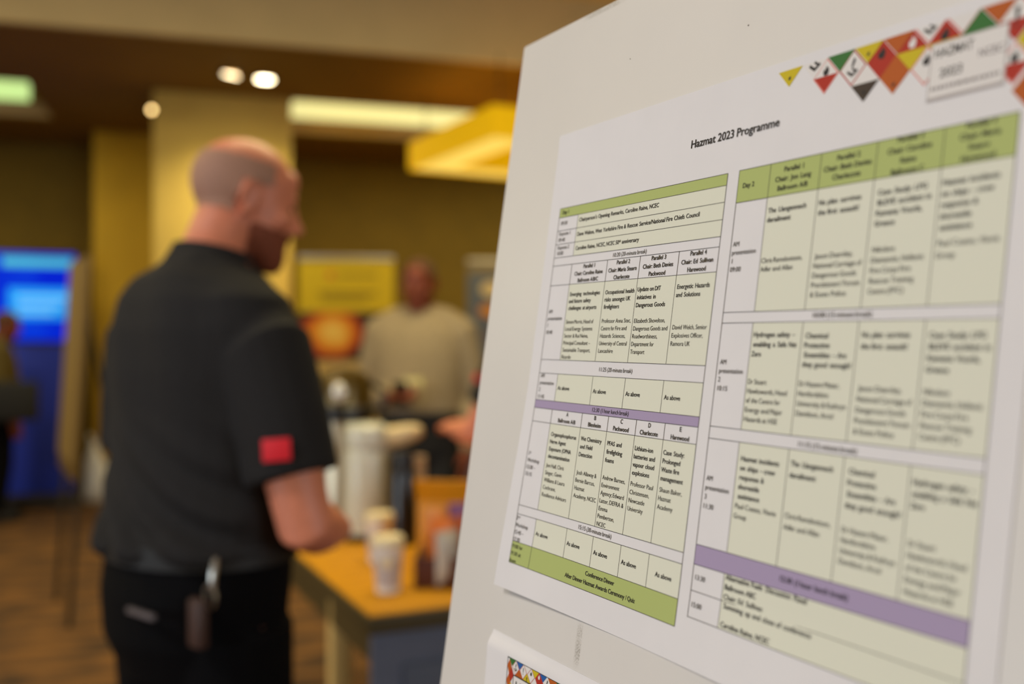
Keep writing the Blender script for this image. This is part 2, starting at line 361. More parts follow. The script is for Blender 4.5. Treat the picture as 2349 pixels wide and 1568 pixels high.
def hazmat_ink(c): return mat('print_'+c, HAZ[c], .7)
FLAME = [(0, -.62), (.2, -.3), (.36, -.42), (.46, .05), (.3, .42), (-.3, .42), (-.48, .05), (-.3, -.28), (-.16, -.1)]
def diamond(P, cx, cy, hw, hh, top, bottom=None, symbol=None, ytop=None, border=None):
    """one hazard placard of the printed strip; its upper part may be cut off by the strip's top edge"""
    def clip(pts):
        if ytop is None: return pts
        o = []
        for (ax, ay), (bx, by) in zip(pts, pts[1:]+pts[:1]):
            if ay >= ytop: o.append((ax, ay))
            if (ay-ytop)*(by-ytop) < 0: f = (ytop-ay)/(by-ay); o.append((ax+(bx-ax)*f, ytop))
        return o
    bottom = bottom or top; w = mat
    def part(name, pts, c, k):
        pts = clip(pts)
        if len(pts) > 2: bm = bm_new(); P.poly(bm, pts[::-1], k); return P.out(name, bm, hazmat_ink(c))
    if border:
        part('hazard_diamond', [(cx, cy-hh), (cx+hw, cy), (cx, cy+hh), (cx-hw, cy)], border, .10); hw *= .88; hh *= .88
    part('hazard_diamond', [(cx, cy-hh), (cx+hw, cy), (cx-hw, cy)], top, .14); part('hazard_diamond', [(cx+hw, cy), (cx, cy+hh), (cx-hw, cy)], bottom, .14)
    if symbol == 'flame': part('pictogram', [(cx+x*hw*.55, cy-hh*.28+y*hh*.62) for x, y in FLAME], 'ink', .20)
    if symbol == 'white_flame': part('pictogram', [(cx+x*hw*.5, cy-hh*.36+y*hh*.6) for x, y in FLAME], 'white', .20)
    if symbol == 'mark':
        part('pictogram', [(cx-.12*hw, cy-.55*hh), (cx+.12*hw, cy-.55*hh), (cx+.06*hw, cy+.12*hh), (cx-.06*hw, cy+.12*hh)], 'ink', .20)
        part('pictogram', [(cx, cy+.22*hh), (cx+.11*hw, cy+.32*hh), (cx, cy+.43*hh), (cx-.11*hw, cy+.32*hh)], 'ink', .20)
    if symbol == 'cross':
        part('pictogram', [(cx+.10*hw, cy-.62*hh), (cx+.22*hw, cy-.42*hh), (cx+.02*hw, cy-.02*hh), (cx-.12*hw, cy-.06*hh), (cx-.02*hw, cy-.45*hh)], 'ink', .20)
        for s_ in (-1, 1): part('pictogram', [(cx+s_*.38*hw, cy+.12*hh), (cx+s_*.46*hw, cy+.26*hh), (cx+s_*.0*hw, cy+.56*hh), (cx-s_*.10*hw, cy+.42*hh)], 'ink', .20)
        part('pictogram', [(cx, cy-.02*hh), (cx+.34*hw, cy+.2*hh), (cx+.26*hw, cy+.3*hh), (cx-.08*hw, cy+.1*hh)], 'ink', .20)
    if symbol == 'number': part('pictogram', [(cx-.1*hw, cy+.45*hh), (cx+.1*hw, cy+.4*hh), (cx+.08*hw, cy+.6*hh), (cx-.1*hw, cy+.62*hh)], 'ink', .20)

# ---- the timetable sheet
def lift1(x, y):
    t = min(1, max(0, (y-110)/155)); t = t*t*(3-2*t)
    e = max(0, (y-225)/40)
    return .45+6.0*math.exp(-max(0, x+13)/40)*t+.9*e*(1+math.sin(x*.03+.6))+.5*math.exp(-max(0, y+54)/10)
poster = thing('timetable_poster', 'white printed timetable with green and purple bands and hazard diamonds on the cream board', 'poster', M=BM)
sheet('paper', -13.2, -54.6, 359.5, 265.2, lift1, M_paper, poster)
P = Print(poster, lift1)
U = 700
cx1 = dict(L=0, R=.2485*U, p=[.0350*U, .0955*U, .1457*U, .1992*U], w=[.0333*U, .0857*U, .1276*U, .1688*U, .2075*U])
r = [v*U for v in (0, .0095, .023, .0369, .0504, .0586, .0785, .1524, .1659, .1924, .2004, .2138, .2969, .3057, .3322, .3529)]
cx2 = dict(L=.2619*U, R=.4946*U, q=[.2961*U, .3459*U, .3947*U, .4456*U])
s2 = [v*U for v in (-.0002, .0254, .111, .1192, .1983, .2075, .2879, .3028, .3223, .342)]
sh = bm_new()
for x0, y0, x1, y1 in [(cx1['p'][0], r[1], cx1['R'], r[4]), (cx1['p'][0], r[6], cx1['R'], r[7]), (cx1['p'][0], r[8], cx1['R'], r[9]), (cx1['w'][0], r[11], cx1['R'], r[12]), (cx1['w'][0], r[13], cx1['R'], r[14]),
                       (cx2['q'][0], s2[1], cx2['R'], s2[2]), (cx2['q'][0], s2[3], cx2['R'], s2[4]), (cx2['q'][0], s2[5], cx2['R'], s2[6]), (cx2['q'][0], s2[7], cx2['R'], s2[9])]: P.rect(sh, x0, y0, x1, y1, .12)
P.out('shaded_cells', sh, mat('print_pale_sage', (230, 231, 216), .7))
for x0, y0, x1, y1 in [(0, r[0], cx1['R'], r[1]), (0, r[14], cx1['R'], r[15]), (cx2['L'], s2[0], cx2['R'], s2[1])]:
    bm = bm_new(); P.rect(bm, x0, y0, x1, y1, .12); P.out('green_band', bm, mat('print_leaf_green', (180, 193, 118), .7))
for x0, y0, x1, y1 in [(0, r[9], cx1['R'], r[10]), (cx2['L'], s2[6], cx2['R'], s2[7])]:
    bm = bm_new(); P.rect(bm, x0, y0, x1, y1, .12); P.out('purple_band', bm, mat('print_lilac', (172, 156, 192), .7))
ru = bm_new(); lw = .17
def hl(x0, x1, y): P.rect(ru, x0-lw, y-lw, x1+lw, y+lw, .2)
def vl(x, y0, y1): P.rect(ru, x-lw, y0, x+lw, y1, .2)
for y in r: hl(0, cx1['R'], y)
for y in s2: hl(cx2['L'], cx2['R'], y)
for x in (0, cx1['R']): vl(x, r[0], r[15])
for x in (cx2['L'], cx2['R']): vl(x, s2[0], s2[9])
vl(cx1['p'][0], r[1], r[4])
for x in cx1['p']: vl(x, r[5], r[7]); vl(x, r[8], r[9])
for x in cx1['w']: vl(x, r[10], r[12]); vl(x, r[13], r[14])
vl(cx1['w'][0], r[14], r[15])
for x in cx2['q']: vl(x, s2[0], s2[2]); vl(x, s2[3], s2[4]); vl(x, s2[5], s2[6])
vl(cx2['q'][0], s2[7], s2[9])
P.out('table_rules', ru, mat('print_dark_rule', (70, 64, 62), .7))
TEXT = [
    ('Day 1', 3.6, 3.46, 4.41, 'L', 1),
    ('09:30', 3.25, 11.19, 4.41, 'L', 0),
    ("Chairperson's Opening Remarks, Caroline Raine, NCEC", 26.4, 10.96, 4.41, 'L', 1),
    ('Keynote 1|09:40', 2.85, 18.71, 4.39, 'L', 0),
    ('Keynote 2|10:00', 3.13, 28.56, 4.01, 'L', 0),
    ('Dave Walton, West Yorkshire Fire & Rescue Service/National Fire Chiefs Council', 26.5, 20.86, 4.41, 'L', 1),
    ('Caroline Raine, NCEC, NCEC 50^th anniversary', 26.67, 30.59, 4.41, 'L', 1),
    ('10:20 (20-minute break)', 89.92, 38.63, 4.41, 'C', 0),
    ('Parallel 1|Chair: Caroline Raine|Ballroom A/B/C', 46.23, 43.71, 4.63, 'C', 1),
    ('Parallel 2|Chair: Maria Stearn|Charlecote', 84.44, 43.67, 4.76, 'C', 1),
    ('Parallel 3|Chair: Beth Davies|Packwood', 120.53, 43.5, 4.75, 'C', 1),
    ('Parallel 4|Chair: Ed Sullivan|Harewood', 156.66, 43.34, 4.67, 'C', 1),
    ('Emerging technologies|and future safety|challenges at airports', 26.46, 62.23, 4.73, 'L', 1),
    ('Simon Morris, Head of|Local Energy Systems|Sector & Rui Neiva,|Principal Consultant –|Sustainable Transport,|Ricardo', 26.3, 81.04, 4.74, 'L', 0),
    ('Occupational health|risks amongst UK|firefighters', 68.68, 62.55, 4.68, 'L', 1),
    ('Professor Anna Stec,|Centre for Fire and|Hazards Sciences,|University of Central|Lancashire', 68.95, 81.02, 4.77, 'L', 0),
    ('Update on DfT|initiatives in|Dangerous Goods', 103.26, 62.09, 4.85, 'L', 1),
    ('Elizabeth Shovelton,|Dangerous Goods and|Roadworthiness,|Department for|Transport', 103.54, 81.4, 4.72, 'L', 0),
    ('Energetic Hazards|and Solutions', 141.05, 62.15, 4.71, 'L', 1),
    ('David Welch, Senior|Explosives Officer,|Ramora UK', 141.42, 85.68, 4.71, 'L', 0),
    ('AM|presentation|1|10:40', 2.08, 73.52, 4.81, 'L', 0),
    ('11:25 (20-minute break)', 90.28, 111.94, 4.41, 'C', 0),
    ('AM|presentation|2|11:45', 2.52, 118.24, 4.77, 'L', 0),
    ('As above', 26.34, 125.74, 4.41, 'L', 1),
    ('As above', 68.65, 125.9, 4.41, 'L', 1),
    ('As above', 103.81, 125.82, 4.41, 'L', 1),
    ('As above', 141.36, 125.94, 4.41, 'L', 1),
    ('As above', 24.89, 223.55, 4.41, 'L', 1),
    ('As above', 61.62, 223.23, 4.41, 'L', 1),
    ('As above', 91.23, 223.38, 4.41, 'L', 1),
    ('As above', 119.96, 223.51, 4.41, 'L', 1),
    ('As above', 152.14, 223.92, 4.41, 'L', 1),
    ('12:30 (1 hour lunch break)', 90.11, 137.67, 4.41, 'C', 0),
    ('A|Ballroom A/B', 42.75, 142.75, 4.46, 'C', 1),
    ('B|Blenheim', 75.21, 142.71, 4.49, 'C', 1),
    ('C|Packwood', 103.61, 142.77, 4.6, 'C', 1),
    ('D|Charlecote', 131.26, 142.94, 4.53, 'C', 1),
    ('E|Harewood', 159.61, 142.97, 4.74, 'C', 1),
    ('Organophosphorus|Nerve Agent|Exposure (OPNA|decontamination', 26.09, 156.88, 4.89, 'L', 1),
    ('Jon Hall, Chris|Singer, Gavin|Williams & Laura|Cochrane,|Resilience Advisors', 25.61, 177.72, 4.88, 'L', 0),
    ('Wet Chemistry|and Field|Detection', 62.11, 156.61, 5.04, 'L', 1),
    ('Josh Allaway &|Bernie Barcus,|Hazmat|Academy, NCEC', 61.99, 178.14, 4.88, 'L', 0),
    ('PFAS and|firefighting|foams', 91.09, 156.87, 5.12, 'L', 1),
    ('Andrew Barnes,|Environment|Agency; Edward|Latter, DEFRA &|Emma|Pemberton,|NCEC', 90.97, 177.81, 4.7, 'L', 0),
    ('Lithium-ion|batteries and|vapour cloud|explosions', 119.62, 157.12, 4.76, 'L', 1),
    ('Professor Paul|Christensen,|Newcastle|University', 119.94, 177.94, 4.81, 'L', 0),
    ('Case Study:|Prolonged|Waste fire|management', 146.65, 156.88, 4.83, 'L', 1),
    ('Shaun Baker,|Hazmat|Academy', 146.94, 177.76, 4.79, 'L', 0),
    ('1^st|Workshop|13:30 –|15:15', 1.72, 172.01, 4.72, 'L', 0),
    ('15:15 (30-minute break)', 89.83, 211.21, 4.41, 'C', 0),
    ('2^nd|Workshop|15:45 –|17:30', 0.06, 216.82, 4.85, 'L', 0),
    ('19:00 for|19:30 sit|down', -0.11, 236.0, 4.85, 'L', 0),
    ('Conference Dinner|After Dinner Hazmat Awards Ceremony / Quiz', 101.12, 237.12, 5.32, 'C', 1),
    ('Day 2', 187.35, 9.11, 4.41, 'L', 1),
    ('Parallel 1|Chair: Jon Lang|Ballroom A/B', 224.26, 4.48, 4.85, 'C', 1),
    ('Parallel 2|Chair: Beth Davies|Charlecote', 259.27, 4.22, 4.71, 'C', 1),
    ('Parallel 3|Chair: Caroline|Raine|Ballroom C', 294.17, 1.42, 4.98, 'C', 1),
    ('Parallel 4|Chair: Maria|Stearn|Harewood', 329.15, 1.58, 4.76, 'C', 1),
    ('The Llangennech|derailment', 208.98, 25.26, 4.91, 'L', 1),
    ('Chris Ramsbottom,|Adler and Allan', 208.23, 51.53, 4.49, 'L', 0),
    ('No plan survives|the first assault!', 243.76, 25.25, 4.98, 'L', 1),
    ("Jason Dearsley,|National Carriage of|Dangerous Goods|Practitioners' Forum|& Essex Police", 244.52, 51.82, 4.7, 'L', 0),
    ('Case Study: LPG|BLEVE accident in|Kamena Vourla,|Greece', 279.13, 24.78, 4.82, 'L', 1),
    ('Nikolaos|Diamantis, Hellenic|Fire Corps Fire|Rescue Training|Centre (FFC)', 279.35, 51.32, 4.78, 'L', 0),
    ('Hazmat incidents|on ships – crew|response &|shoreside|assistance', 313.39, 24.81, 4.89, 'L', 1),
    ('Paul Coates, Viavie|Group', 313.65, 51.18, 5.24, 'L', 0),
    ('AM|presentation|1|09:00', 184.81, 40.97, 4.61, 'L', 0),
    ('10:00 (15-minute break)', 265.46, 80.67, 4.41, 'C', 0),
    ('AM|presentation|2|10:15', 185.45, 104.62, 4.68, 'L', 0),
    ('Hydrogen safety –|enabling a Safe Net|Zero', 208.65, 90.01, 5.0, 'L', 1),
    ('Dr Stuart|Hawksworth, Head|of the Centre for|Energy and Major|Hazards at HSE', 208.6, 114.26, 4.8, 'L', 0),
    ('Chemical|Protective|Ensembles – Are|they good enough?', 244.37, 90.61, 4.64, 'L', 1),
    ('Dr Hazem Matar,|Hertfordshire|University & Kathryn|Davidson, Arcol', 243.74, 113.91, 4.76, 'L', 0),
    ('No plan survives|the first assault!', 278.81, 90.22, 5.22, 'L', 1),
    ("Jason Dearsley,|National Carriage of|Dangerous Goods|Practitioners' Forum|& Essex Police", 279.61, 114.46, 4.85, 'L', 0),
    ('Case Study: LPG|BLEVE accident in|Kamena Vourla,|Greece', 314.39, 90.44, 4.85, 'L', 1),
    ('Nikolaos|Diamantis, Hellenic|Fire Corps Fire|Rescue Training|Centre (FFC)', 314.42, 114.37, 4.72, 'L', 0),
    ('11:15 (15-minute break)', 265.1, 142.65, 4.41, 'C', 0),
    ('AM|presentation|3|11:30', 185.36, 166.41, 4.9, 'L', 0),
    ('Hazmat incidents|on ships – crew|response &|shoreside|assistance', 209.77, 153.56, 4.74, 'L', 1),
    ('Paul Coates, Viavie|Group', 209.12, 177.61, 5.03, 'L', 0),
    ('The Llangennech|derailment', 244.07, 152.26, 5.51, 'L', 1),
    ('Chris Ramsbottom,|Adler and Allan', 243.91, 177.15, 5.3, 'L', 0),
    ('Chemical|Protective|Ensembles – Are|they good enough?', 279.36, 151.84, 5.05, 'L', 1),
    ('Dr Hazem Matar,|Hertfordshire|University & Kathryn|Davidson, Arcol', 279.05, 177.84, 4.65, 'L', 0),
    ('Hydrogen safety –|enabling a Safe Net|Zero', 313.7, 152.26, 4.88, 'L', 1),
    ('Dr Stuart|Hawksworth, Head|of the Centre for|Energy and Major|Hazards at HSE', 314.62, 177.59, 4.94, 'L', 0),
    ('12:30 (1 hour lunch break)', 265.86, 206.74, 4.41, 'C', 1),
    ('13:30', 185.42, 218.64, 4.41, 'L', 0),
    ('15:00', 185.26, 232.82, 4.41, 'L', 0),
    ('Alternative Fuels Discussion Panel|Ballroom ABC|Chair: Ed Sullivan', 208.52, 213.79, 4.9, 'L', 1),
    ('Summing up and close of conference||Caroline Raine, NCEC', 208.98, 228.03, 4.59, 'L', 1),
]

for lines, x, y, pitch, al, b in TEXT:
    for k, s in enumerate(lines.split('|')): P.text(s, x, y+k*pitch+.95, 3.33, 3.62, bool(b), al)
P.text('Hazmat 2023 Programme', 138.6, -20.0, 6.06, 6.5, True, key='title_lettering')
YT = -49.2
for k, (c, sy) in enumerate([('yellow', 'number'), ('white', 'cross'), ('green', None), ('yellow', 'number'), ('orange', None), ('white', 'cross'), ('white', None), ('orange', None), ('white', 'mark')]):
    diamond(P, 214+17*k, YT, 8.55, 9.3, c, None, sy, YT, 'pink' if c == 'white' and k != 1 else None)
for k, (c, d, sy, bo) in enumerate([('white', 'red', 'flame', 'pink'), ('white', 'white', 'cross', 'red'), ('red', 'red', 'flame', None), ('red', 'yellow', 'white_flame', None), ('red', 'yellow', 'flame', None), ('green', 'green', None, None), ('white', 'red', 'mark', None)]):
    diamond(P, 239+17*k, -39.9, 8.45, 9.3, c, d, sy, YT, bo)
for k, (c, d, sy, bo) in enumerate([('white', 'brown', 'number', None), ('orange', 'orange', 'number', None), ('white', 'white', 'flame', 'pink')]): diamond(P, 264.5+17*k, -30.6, 8.45, 9.3, c, d, sy, YT, bo)
diamond(P, 350, -30.6, 8.2, 9.1, 'yellow', 'yellow', 'flame'); diamond(P, 341.5, -21.2, 8.2, 9.1, 'white', 'red', 'flame', None, 'pink'); diamond(P, 350, -9.5, 8.4, 9.4, 'orange')
bm = bm_new(); P.rect(bm, 300.6, -39.4, 338, -13.0, .22, 6); P.out('title_box', bm, mat('print_grey_outline', (176, 168, 168), .7))
bm = bm_new(); P.rect(bm, 301.2, -38.8, 337.4, -14.6, .26, 6); P.out('title_box_field', bm, mat('print_white', (230, 226, 228), .7))
P.text('HAZMAT', 302.8, -32.6, 4.55, 5.6, True, key='box_lettering'); P.text('2023', 305.8, -23.2, 5.4, 5.4, True, key='box_lettering')
P.text('NCEC', 324.8, -27.8, 4.1, 4.6, True, key='box_lettering_grey', rgb=(120, 112, 116))
bm = bm_new(); rnd = random.Random(4); x = 302.5
while x < 335: w_ = rnd.uniform(1, 3.2); P.rect(bm, x, -19.4, min(x+w_, 336), -17.9, .3); x += w_+.6
P.out('small_print', bm, mat('print_grey_text', (140, 132, 134), .7))
P.flush()
# ---- the sheet below it
B2 = BM @ Matrix.Translation((-.018, -.297, 0)) @ Matrix.Rotation(.012, 4, 'Z')
def lift2(x, y): t = min(1, max(0, y)/11); t = t*t*(3-2*t); return .35+t*(.9+3.0*math.exp(-max(0, x)/95))*math.exp(-max(0, y-6)/45)
flyer = thing('hazard_flyer', 'white paper with a colourful hazard diamond border pinned under the timetable', 'poster', M=B2)
sheet('paper', 0, 0, 297, 210, lift2, M_paper, flyer)
Q = Print(flyer, lift2)
bm = bm_new(); Q.rect(bm, 28.6, 11.2, 270, 12.0, .1); Q.rect(bm, 28.6, 11.2, 29.2, 190, .1); Q.out('border_rule', bm, hazmat_ink('ink'))
seq = [('white', 'cross', 'red'), ('white', 'mark', 'red'), ('white', 'flame', 'red'), ('red', 'white_flame', None), ('white', 'cross', None), ('orange', 'flame', None), ('white', 'mark', 'red'), ('yellow', 'mark', None), ('red', 'flame', None), ('white', 'flame', 'red')]
for k in range(18):
    c, sy, bo = seq[k % len(seq)]; diamond(Q, 39.7+9.7*k, 16.0, 4.7, 5.1, c, None, sy, 11.6, bo)
    c = ('green', 'blue', 'white', 'yellow', 'blue', 'orange')[k % 6]; diamond(Q, 34.9+9.7*k, 11.2, 4.6, 4.9, c, None, None, 11.6)
    if k: c = ('orange', 'orange', 'yellow', 'white', 'red')[k % 5]; diamond(Q, 34.9+9.7*k, 20.8, 4.6, 4.9, c, None, 'mark' if c == 'yellow' else None)
for k in range(14):
    diamond(Q, 31.6, 17+9.7*k, 2.8, 4.9, ('orange', 'orange', 'white', 'blue')[k % 4]); diamond(Q, 34.6, 21.6+9.7*k, 3.3, 4.7, ('red', 'yellow', 'red', 'green', 'orange')[k % 5], None, None)
bm = bm_new(); Q.rect(bm, 37.4, 20.8, 200, 160, .24); Q.out('title_box', bm, hazmat_ink('ink'))
bm = bm_new(); Q.rect(bm, 38.2, 21.6, 199.2, 159.2, .27); Q.out('title_box_field', bm, mat('print_white', (230, 226, 228), .7))
Q.text('HAZMAT', 41, 33, 11, 12, True)
Q.flush()
# ------------------------------------------------------------------ people
def head_parts(bm, M, s=1.0):
    t = bm_new()
    ell(t, (0, -.014, .032), (.076, .098, .088), n=28)
    loft(t, [((0, y, z), (1, 0, 0), (0, 1, 0), rx, ry) for z, y, rx, ry in
             [(-.121, .070, .016, .014), (-.113, .064, .030, .028), (-.092, .050, .046, .045), (-.065, .034, .057, .060), (-.03, .022, .064, .072), (.01, .010, .070, .084), (.05, -.002, .073, .092)]], 28)
    ell(t, (0, .079, .026), (.046, .014, .011)); ell(t, (0, .066, .055), (.05, .024, .03))          # brow, forehead
    tube(t, [(0, .088, .018), (0, .100, -.008), (0, .111, -.026)], [.008, .0095, .0125], 12)          # nose
    for sx in (-1, 1):
        ell(t, (sx*.013, .099, -.032), (.009, .012, .009)); ell(t, (sx*.044, .062, -.022), (.024, .022, .022))
        R = Matrix.Rotation(sx*.35, 4, 'Z') @ Matrix.Rotation(-.15, 4, 'X')
        tt = bm_new()                                                                                # ear: rim, lobe, concha
        pts = [(0, math.cos(a)*.017-.002, math.sin(a)*.030) for a in np.linspace(-1.9, 3.6, 12)]
        tube(tt, pts, [.0055]*12, 8); ell(tt, (-sx*.003, .003, -.004), (.004, .014, .024)); ell(tt, (0, .008, -.027), (.005, .008, .008))
        merge(t, tt, Matrix.Translation((sx*.077, -.008, -.004)) @ R)
    ell(t, (0, .086, -.062), (.025, .011, .006)); ell(t, (0, .084, -.073), (.022, .011, .007)); ell(t, (0, .078, -.101), (.023, .017, .016))
    merge(bm, t, M @ Matrix.Scale(s, 4))
def hand_parts(bm, M, side, curl=.5):
    """local: +y along the fingers, +z back of the hand, thumb towards -x*side ... side=+1 right hand (palm down: thumb at -x)"""
    t = bm_new()
    loft(t, [((0, y, 0), (1, 0, 0), (0, 0, 1), rx, rz) for y, rx, rz in [(-.01, .027, .021), (.02, .034, .019), (.05, .041, .016), (.085, .042, .014), (.096, .038, .011)]], 16)
    for k, (x, L) in enumerate([(-.032, .070), (-.0105, .080), (.011, .074), (.032, .058)]):
        p = Vector((x, .078, 0)); d = Vector((x*1.3, 1, 0)).normalized(); pts = [p]; a = 0
        for seg, ang in ((.030+.016, .15), (L*.34, curl), (L*.3, curl*1.0)):
            a += ang; q = pts[-1]+Vector((d.x*seg*math.cos(a), seg*math.cos(a), -seg*math.sin(a))); pts.append(q)
        tube(t, pts, [.0098, .0092, .0084, .0072], 10)
    tube(t, [(-.018, .012, -.004), (-.043, .036, -.012), (-.056, .062, -.018), (-.055, .084, -.026)], [.015, .0125, .0105, .0085], 10)
    merge(bm, t, M @ Matrix.Scale(side, 4, (1, 0, 0)))
def frame_from(origin, ydir, zdir):
    y = Vector(ydir).normalized(); z = Vector(zdir); z = (z-y*z.dot(y)).normalized(); x = y.cross(z)
    return Matrix(((x.x, y.x, z.x, origin[0]), (x.y, y.y, z.y, origin[1]), (x.z, y.z, z.z, origin[2]), (0, 0, 0, 1)))
TORSO0 = [(.86, .150, .105, .0), (.93, .178, .130, -.005), (1.0, .180, .136, .0), (1.08, .178, .138, .012), (1.16, .180, .138, .014), (1.24, .190, .136, .006), (1.32, .198, .134, -.004),
         (1.39, .200, .124, -.014), (1.44, .180, .105, -.020), (1.475, .125, .086, -.022), (1.50, .082, .072, -.016)]
def zs_(z, k): return z if z < 1.03 else 1.03+(z-1.03)*k
def person(label, loc, yaw, hp, hyaw, hpitch, arms, skin, shirt, trousers, scale=1., voxel=.007, wide=1., long_sleeve=False, hair=None, jaw_patch=None, collar=True, fold=None, legs=None, lean=0., tz=1.09, arm_r=1.0):
    """local frame: x right, y forward. arms: {'R':(shoulder, elbow, wrist, hand dir, back of hand dir, curl), 'L':...}"""
    root = thing('person', label, 'person', loc, -yaw); root.scale = (scale,)*3
    def sh(z): return lean*max(0, z-.95)
    tor = [(zs_(z, tz), rx*wide, ry*wide, cy+sh(z)) for z, rx, ry, cy in TORSO0]; tor[-2] = (tor[-2][0], tor[-2][1]-.012, tor[-2][2]-.012, tor[-2][3]); top = zs_(1.475, tz)
    bm = bm_new()
    loft(bm, [((0, cy, z), (1, 0, 0), (0, 1, 0), rx, ry) for z, rx, ry, cy in tor], 28)
    nb = Vector((0, -.02+sh(1.48), top-.005)); hc = Vector(hp)
    HM = Matrix.Translation(hc) @ Matrix.Rotation(-hyaw, 4, 'Z') @ Matrix.Rotation(-hpitch, 4, 'X')
    tube(bm, [nb, nb.lerp(HM @ Vector((0, -.03, -.05)), .55), HM @ Vector((0, -.025, -.03))], [.070, .062, .062], 20)
    head_parts(bm, HM, 1.03)
    for s, k in ((1, 'R'), (-1, 'L')):
        sho, elb, wri, hd, hb, curl = arms[k]; sho, elb, wri = map(Vector, (sho, elb, wri))
        tube(bm, [sho, sho.lerp(elb, .35), sho.lerp(elb, .8), elb, elb.lerp(wri, .28), elb.lerp(wri, .7), wri], [v*arm_r for v in (.062, .056, .047, .045, .047, .036, .028)], 16)
        tube(bm, [nb+Vector((s*.02, -.01, -.01)), nb.lerp(sho, .55)+Vector((0, 0, .006)), sho], [.052, .046, .05], 14)
        hand_parts(bm, frame_from(wri, hd, hb), s, curl)
    lg = legs or {'R': ((.095, 0, .90), (.11, .02, .50), (.115, -.03, .09)), 'L': ((-.095, 0, .90), (-.11, .02, .50), (-.115, -.03, .09))}
    for k in 'RL':
        a, b, c = map(Vector, lg[k])
        tube(bm, [a, a.lerp(b, .5), b, b.lerp(c, .35), c], [.088, .076, .056, .056, .040], 16)
        tube(bm, [c, c+Vector((0, .05, -.045)), c+Vector((0, .14, -.06))], [.04, .036, .026], 12)
    link('body', remesh('body', bm, skin, voxel, 5), root)
    # shirt
    bm = bm_new(); off = .014
    rr = [(z, rx+off, ry+off, cy) for z, rx, ry, cy in tor if .9 < z < zs_(1.47, tz)]
    rr = [(1.042, rr[1][1]+.004, rr[1][2]+.004, rr[1][3])]+rr[2:]+[(zs_(1.475, tz), .125*wide+off, .086*wide+off, -.022+sh(1.475)), (zs_(1.503, tz), .084, .078, -.016+sh(1.5))]
    loft(bm, [((0, cy, z), (1, 0, 0), (0, 1, 0), rx, ry) for z, rx, ry, cy in rr], 32)
    for k in 'RL':
        sho, elb, wri = map(Vector, arms[k][:3])
        inn = sho.lerp(Vector((0, sho.y, sho.z-.01)), .35); sg = 1 if k == 'R' else -1
        tube(bm, [nb+Vector((sg*.02, -.004, -.012)), nb.lerp(sho, .55)+Vector((0, 0, .018)), sho], [.084, .076, .076], 16)
        if long_sleeve:
            tube(bm, [inn, sho, sho.lerp(elb, .4), elb, elb.lerp(wri, .3), elb.lerp(wri, .93)], [.068, .080, .074, .062, .060, .042], 18)
        else:
            tube(bm, [inn, sho, sho.lerp(elb, .4), sho.lerp(elb, .72)], [v*arm_r for v in (.068, .080, .077, .073)], 18, round_ends=False)
    if collar:
        u = (HM.to_translation()-nb).normalized()
    link('shirt', remesh('shirt', bm, shirt, voxel, 7, fold), root)
    if collar:
        ax = (Vector((0, .10, .42))).normalized(); c0 = nb+Vector((0, .012, .008)); ux = Vector((1, 0, 0)); vx = ax.cross(ux)
        bm = bm_new(); loft(bm, [(c0+ax*h, ux, vx, r*1.0, r*.98) for h, r in [(-.012, .098), (.008, .092), (.034, .082), (.050, .078), (.049, .071), (.030, .072), (-.012, .08)]], 28, cap=False)
        obj('collar', bm, shirt, root)
    # trousers
    bm = bm_new()
    loft(bm, [((0, cy, z), (1, 0, 0), (0, 1, 0), rx, ry) for z, rx, ry, cy in [(.80, .150*wide, .115*wide, .0), (.88, .182*wide, .140*wide, -.006), (.96, .190*wide, .146*wide, -.004), (1.035, .188*wide, .144*wide, .004), (1.06, .186*wide, .143*wide, .006)]], 30)
    for k in 'RL':
        a, b, c = map(Vector, lg[k])
        tube(bm, [a, a.lerp(b, .4), b, b.lerp(c, .5), c+Vector((0, .0, .0))], [.108, .098, .080, .074, .070], 18, round_ends=False)
    link('trousers', remesh('trousers', bm, trousers, voxel, 6), root)
    bm = bm_new(); loft(bm, [((0, .005, z), (1, 0, 0), (0, 1, 0), r*wide, q*wide) for z, r, q in [(1.022, .190, .147), (1.022, .196, .153), (1.058, .195, .152), (1.058, .189, .146)]], 30, cap=False)
    obj('belt', bm, mat('black_leather', (14, 12, 11), .6), root)
    for k in 'RL':
        c = Vector(lg[k][2]); bm = bm_new()
        loft(bm, [((c.x, c.y+y, z), (1, 0, 0), (0, 0, 1), rx, rz) for y, z, rx, rz in [(-.065, .045, .012, .02), (-.055, .05, .034, .05), (0, .052, .043, .052), (.08, .044, .048, .044), (.15, .036, .046, .034), (.19, .03, .032, .026), (.205, .028, .012, .012)]], 18)
        obj('shoe', bm, mat('black_leather', (14, 12, 11), .6), root)
    Hi = HM.inverted()
    body = [c for c in root.children if c.name.startswith('body')][0]
    def patch(name, test, m, d):
        me = body.data; bm = bm_new(); bm.from_mesh(me); bm.normal_update()
        kill = [f for f in bm.faces if not test(Hi @ f.calc_center_median())]
        bmesh.ops.delete(bm, geom=kill, context='FACES')
        for v in bm.verts: v.co += v.normal*d
        me2 = bpy.data.meshes.new(name); bm.to_mesh(me2); bm.free(); me2.materials.clear(); me2.materials.append(m)
        me2.polygons.foreach_set('use_smooth', [True]*len(me2.polygons)); link(name, me2, root)
    if hair: patch('hair', lambda p: p.z > -.035 and p.z < hair[1] and p.y < hair[2] and abs(p.x) < .085 and (p.y < -.03 or p.z > .03), hair[0], .0025)
    if jaw_patch: patch('jaw_patch', lambda p: -.14 < p.z < -.045 and p.y > .01 and not (-.08 < p.z < -.056 and abs(p.x) < .026 and p.y > .06), jaw_patch, .004)
    bm = bm_new()
    for sx in (-1, 1): ell(bm, HM @ Vector((sx*.031, .0765, .004)), (.0115,)*3)
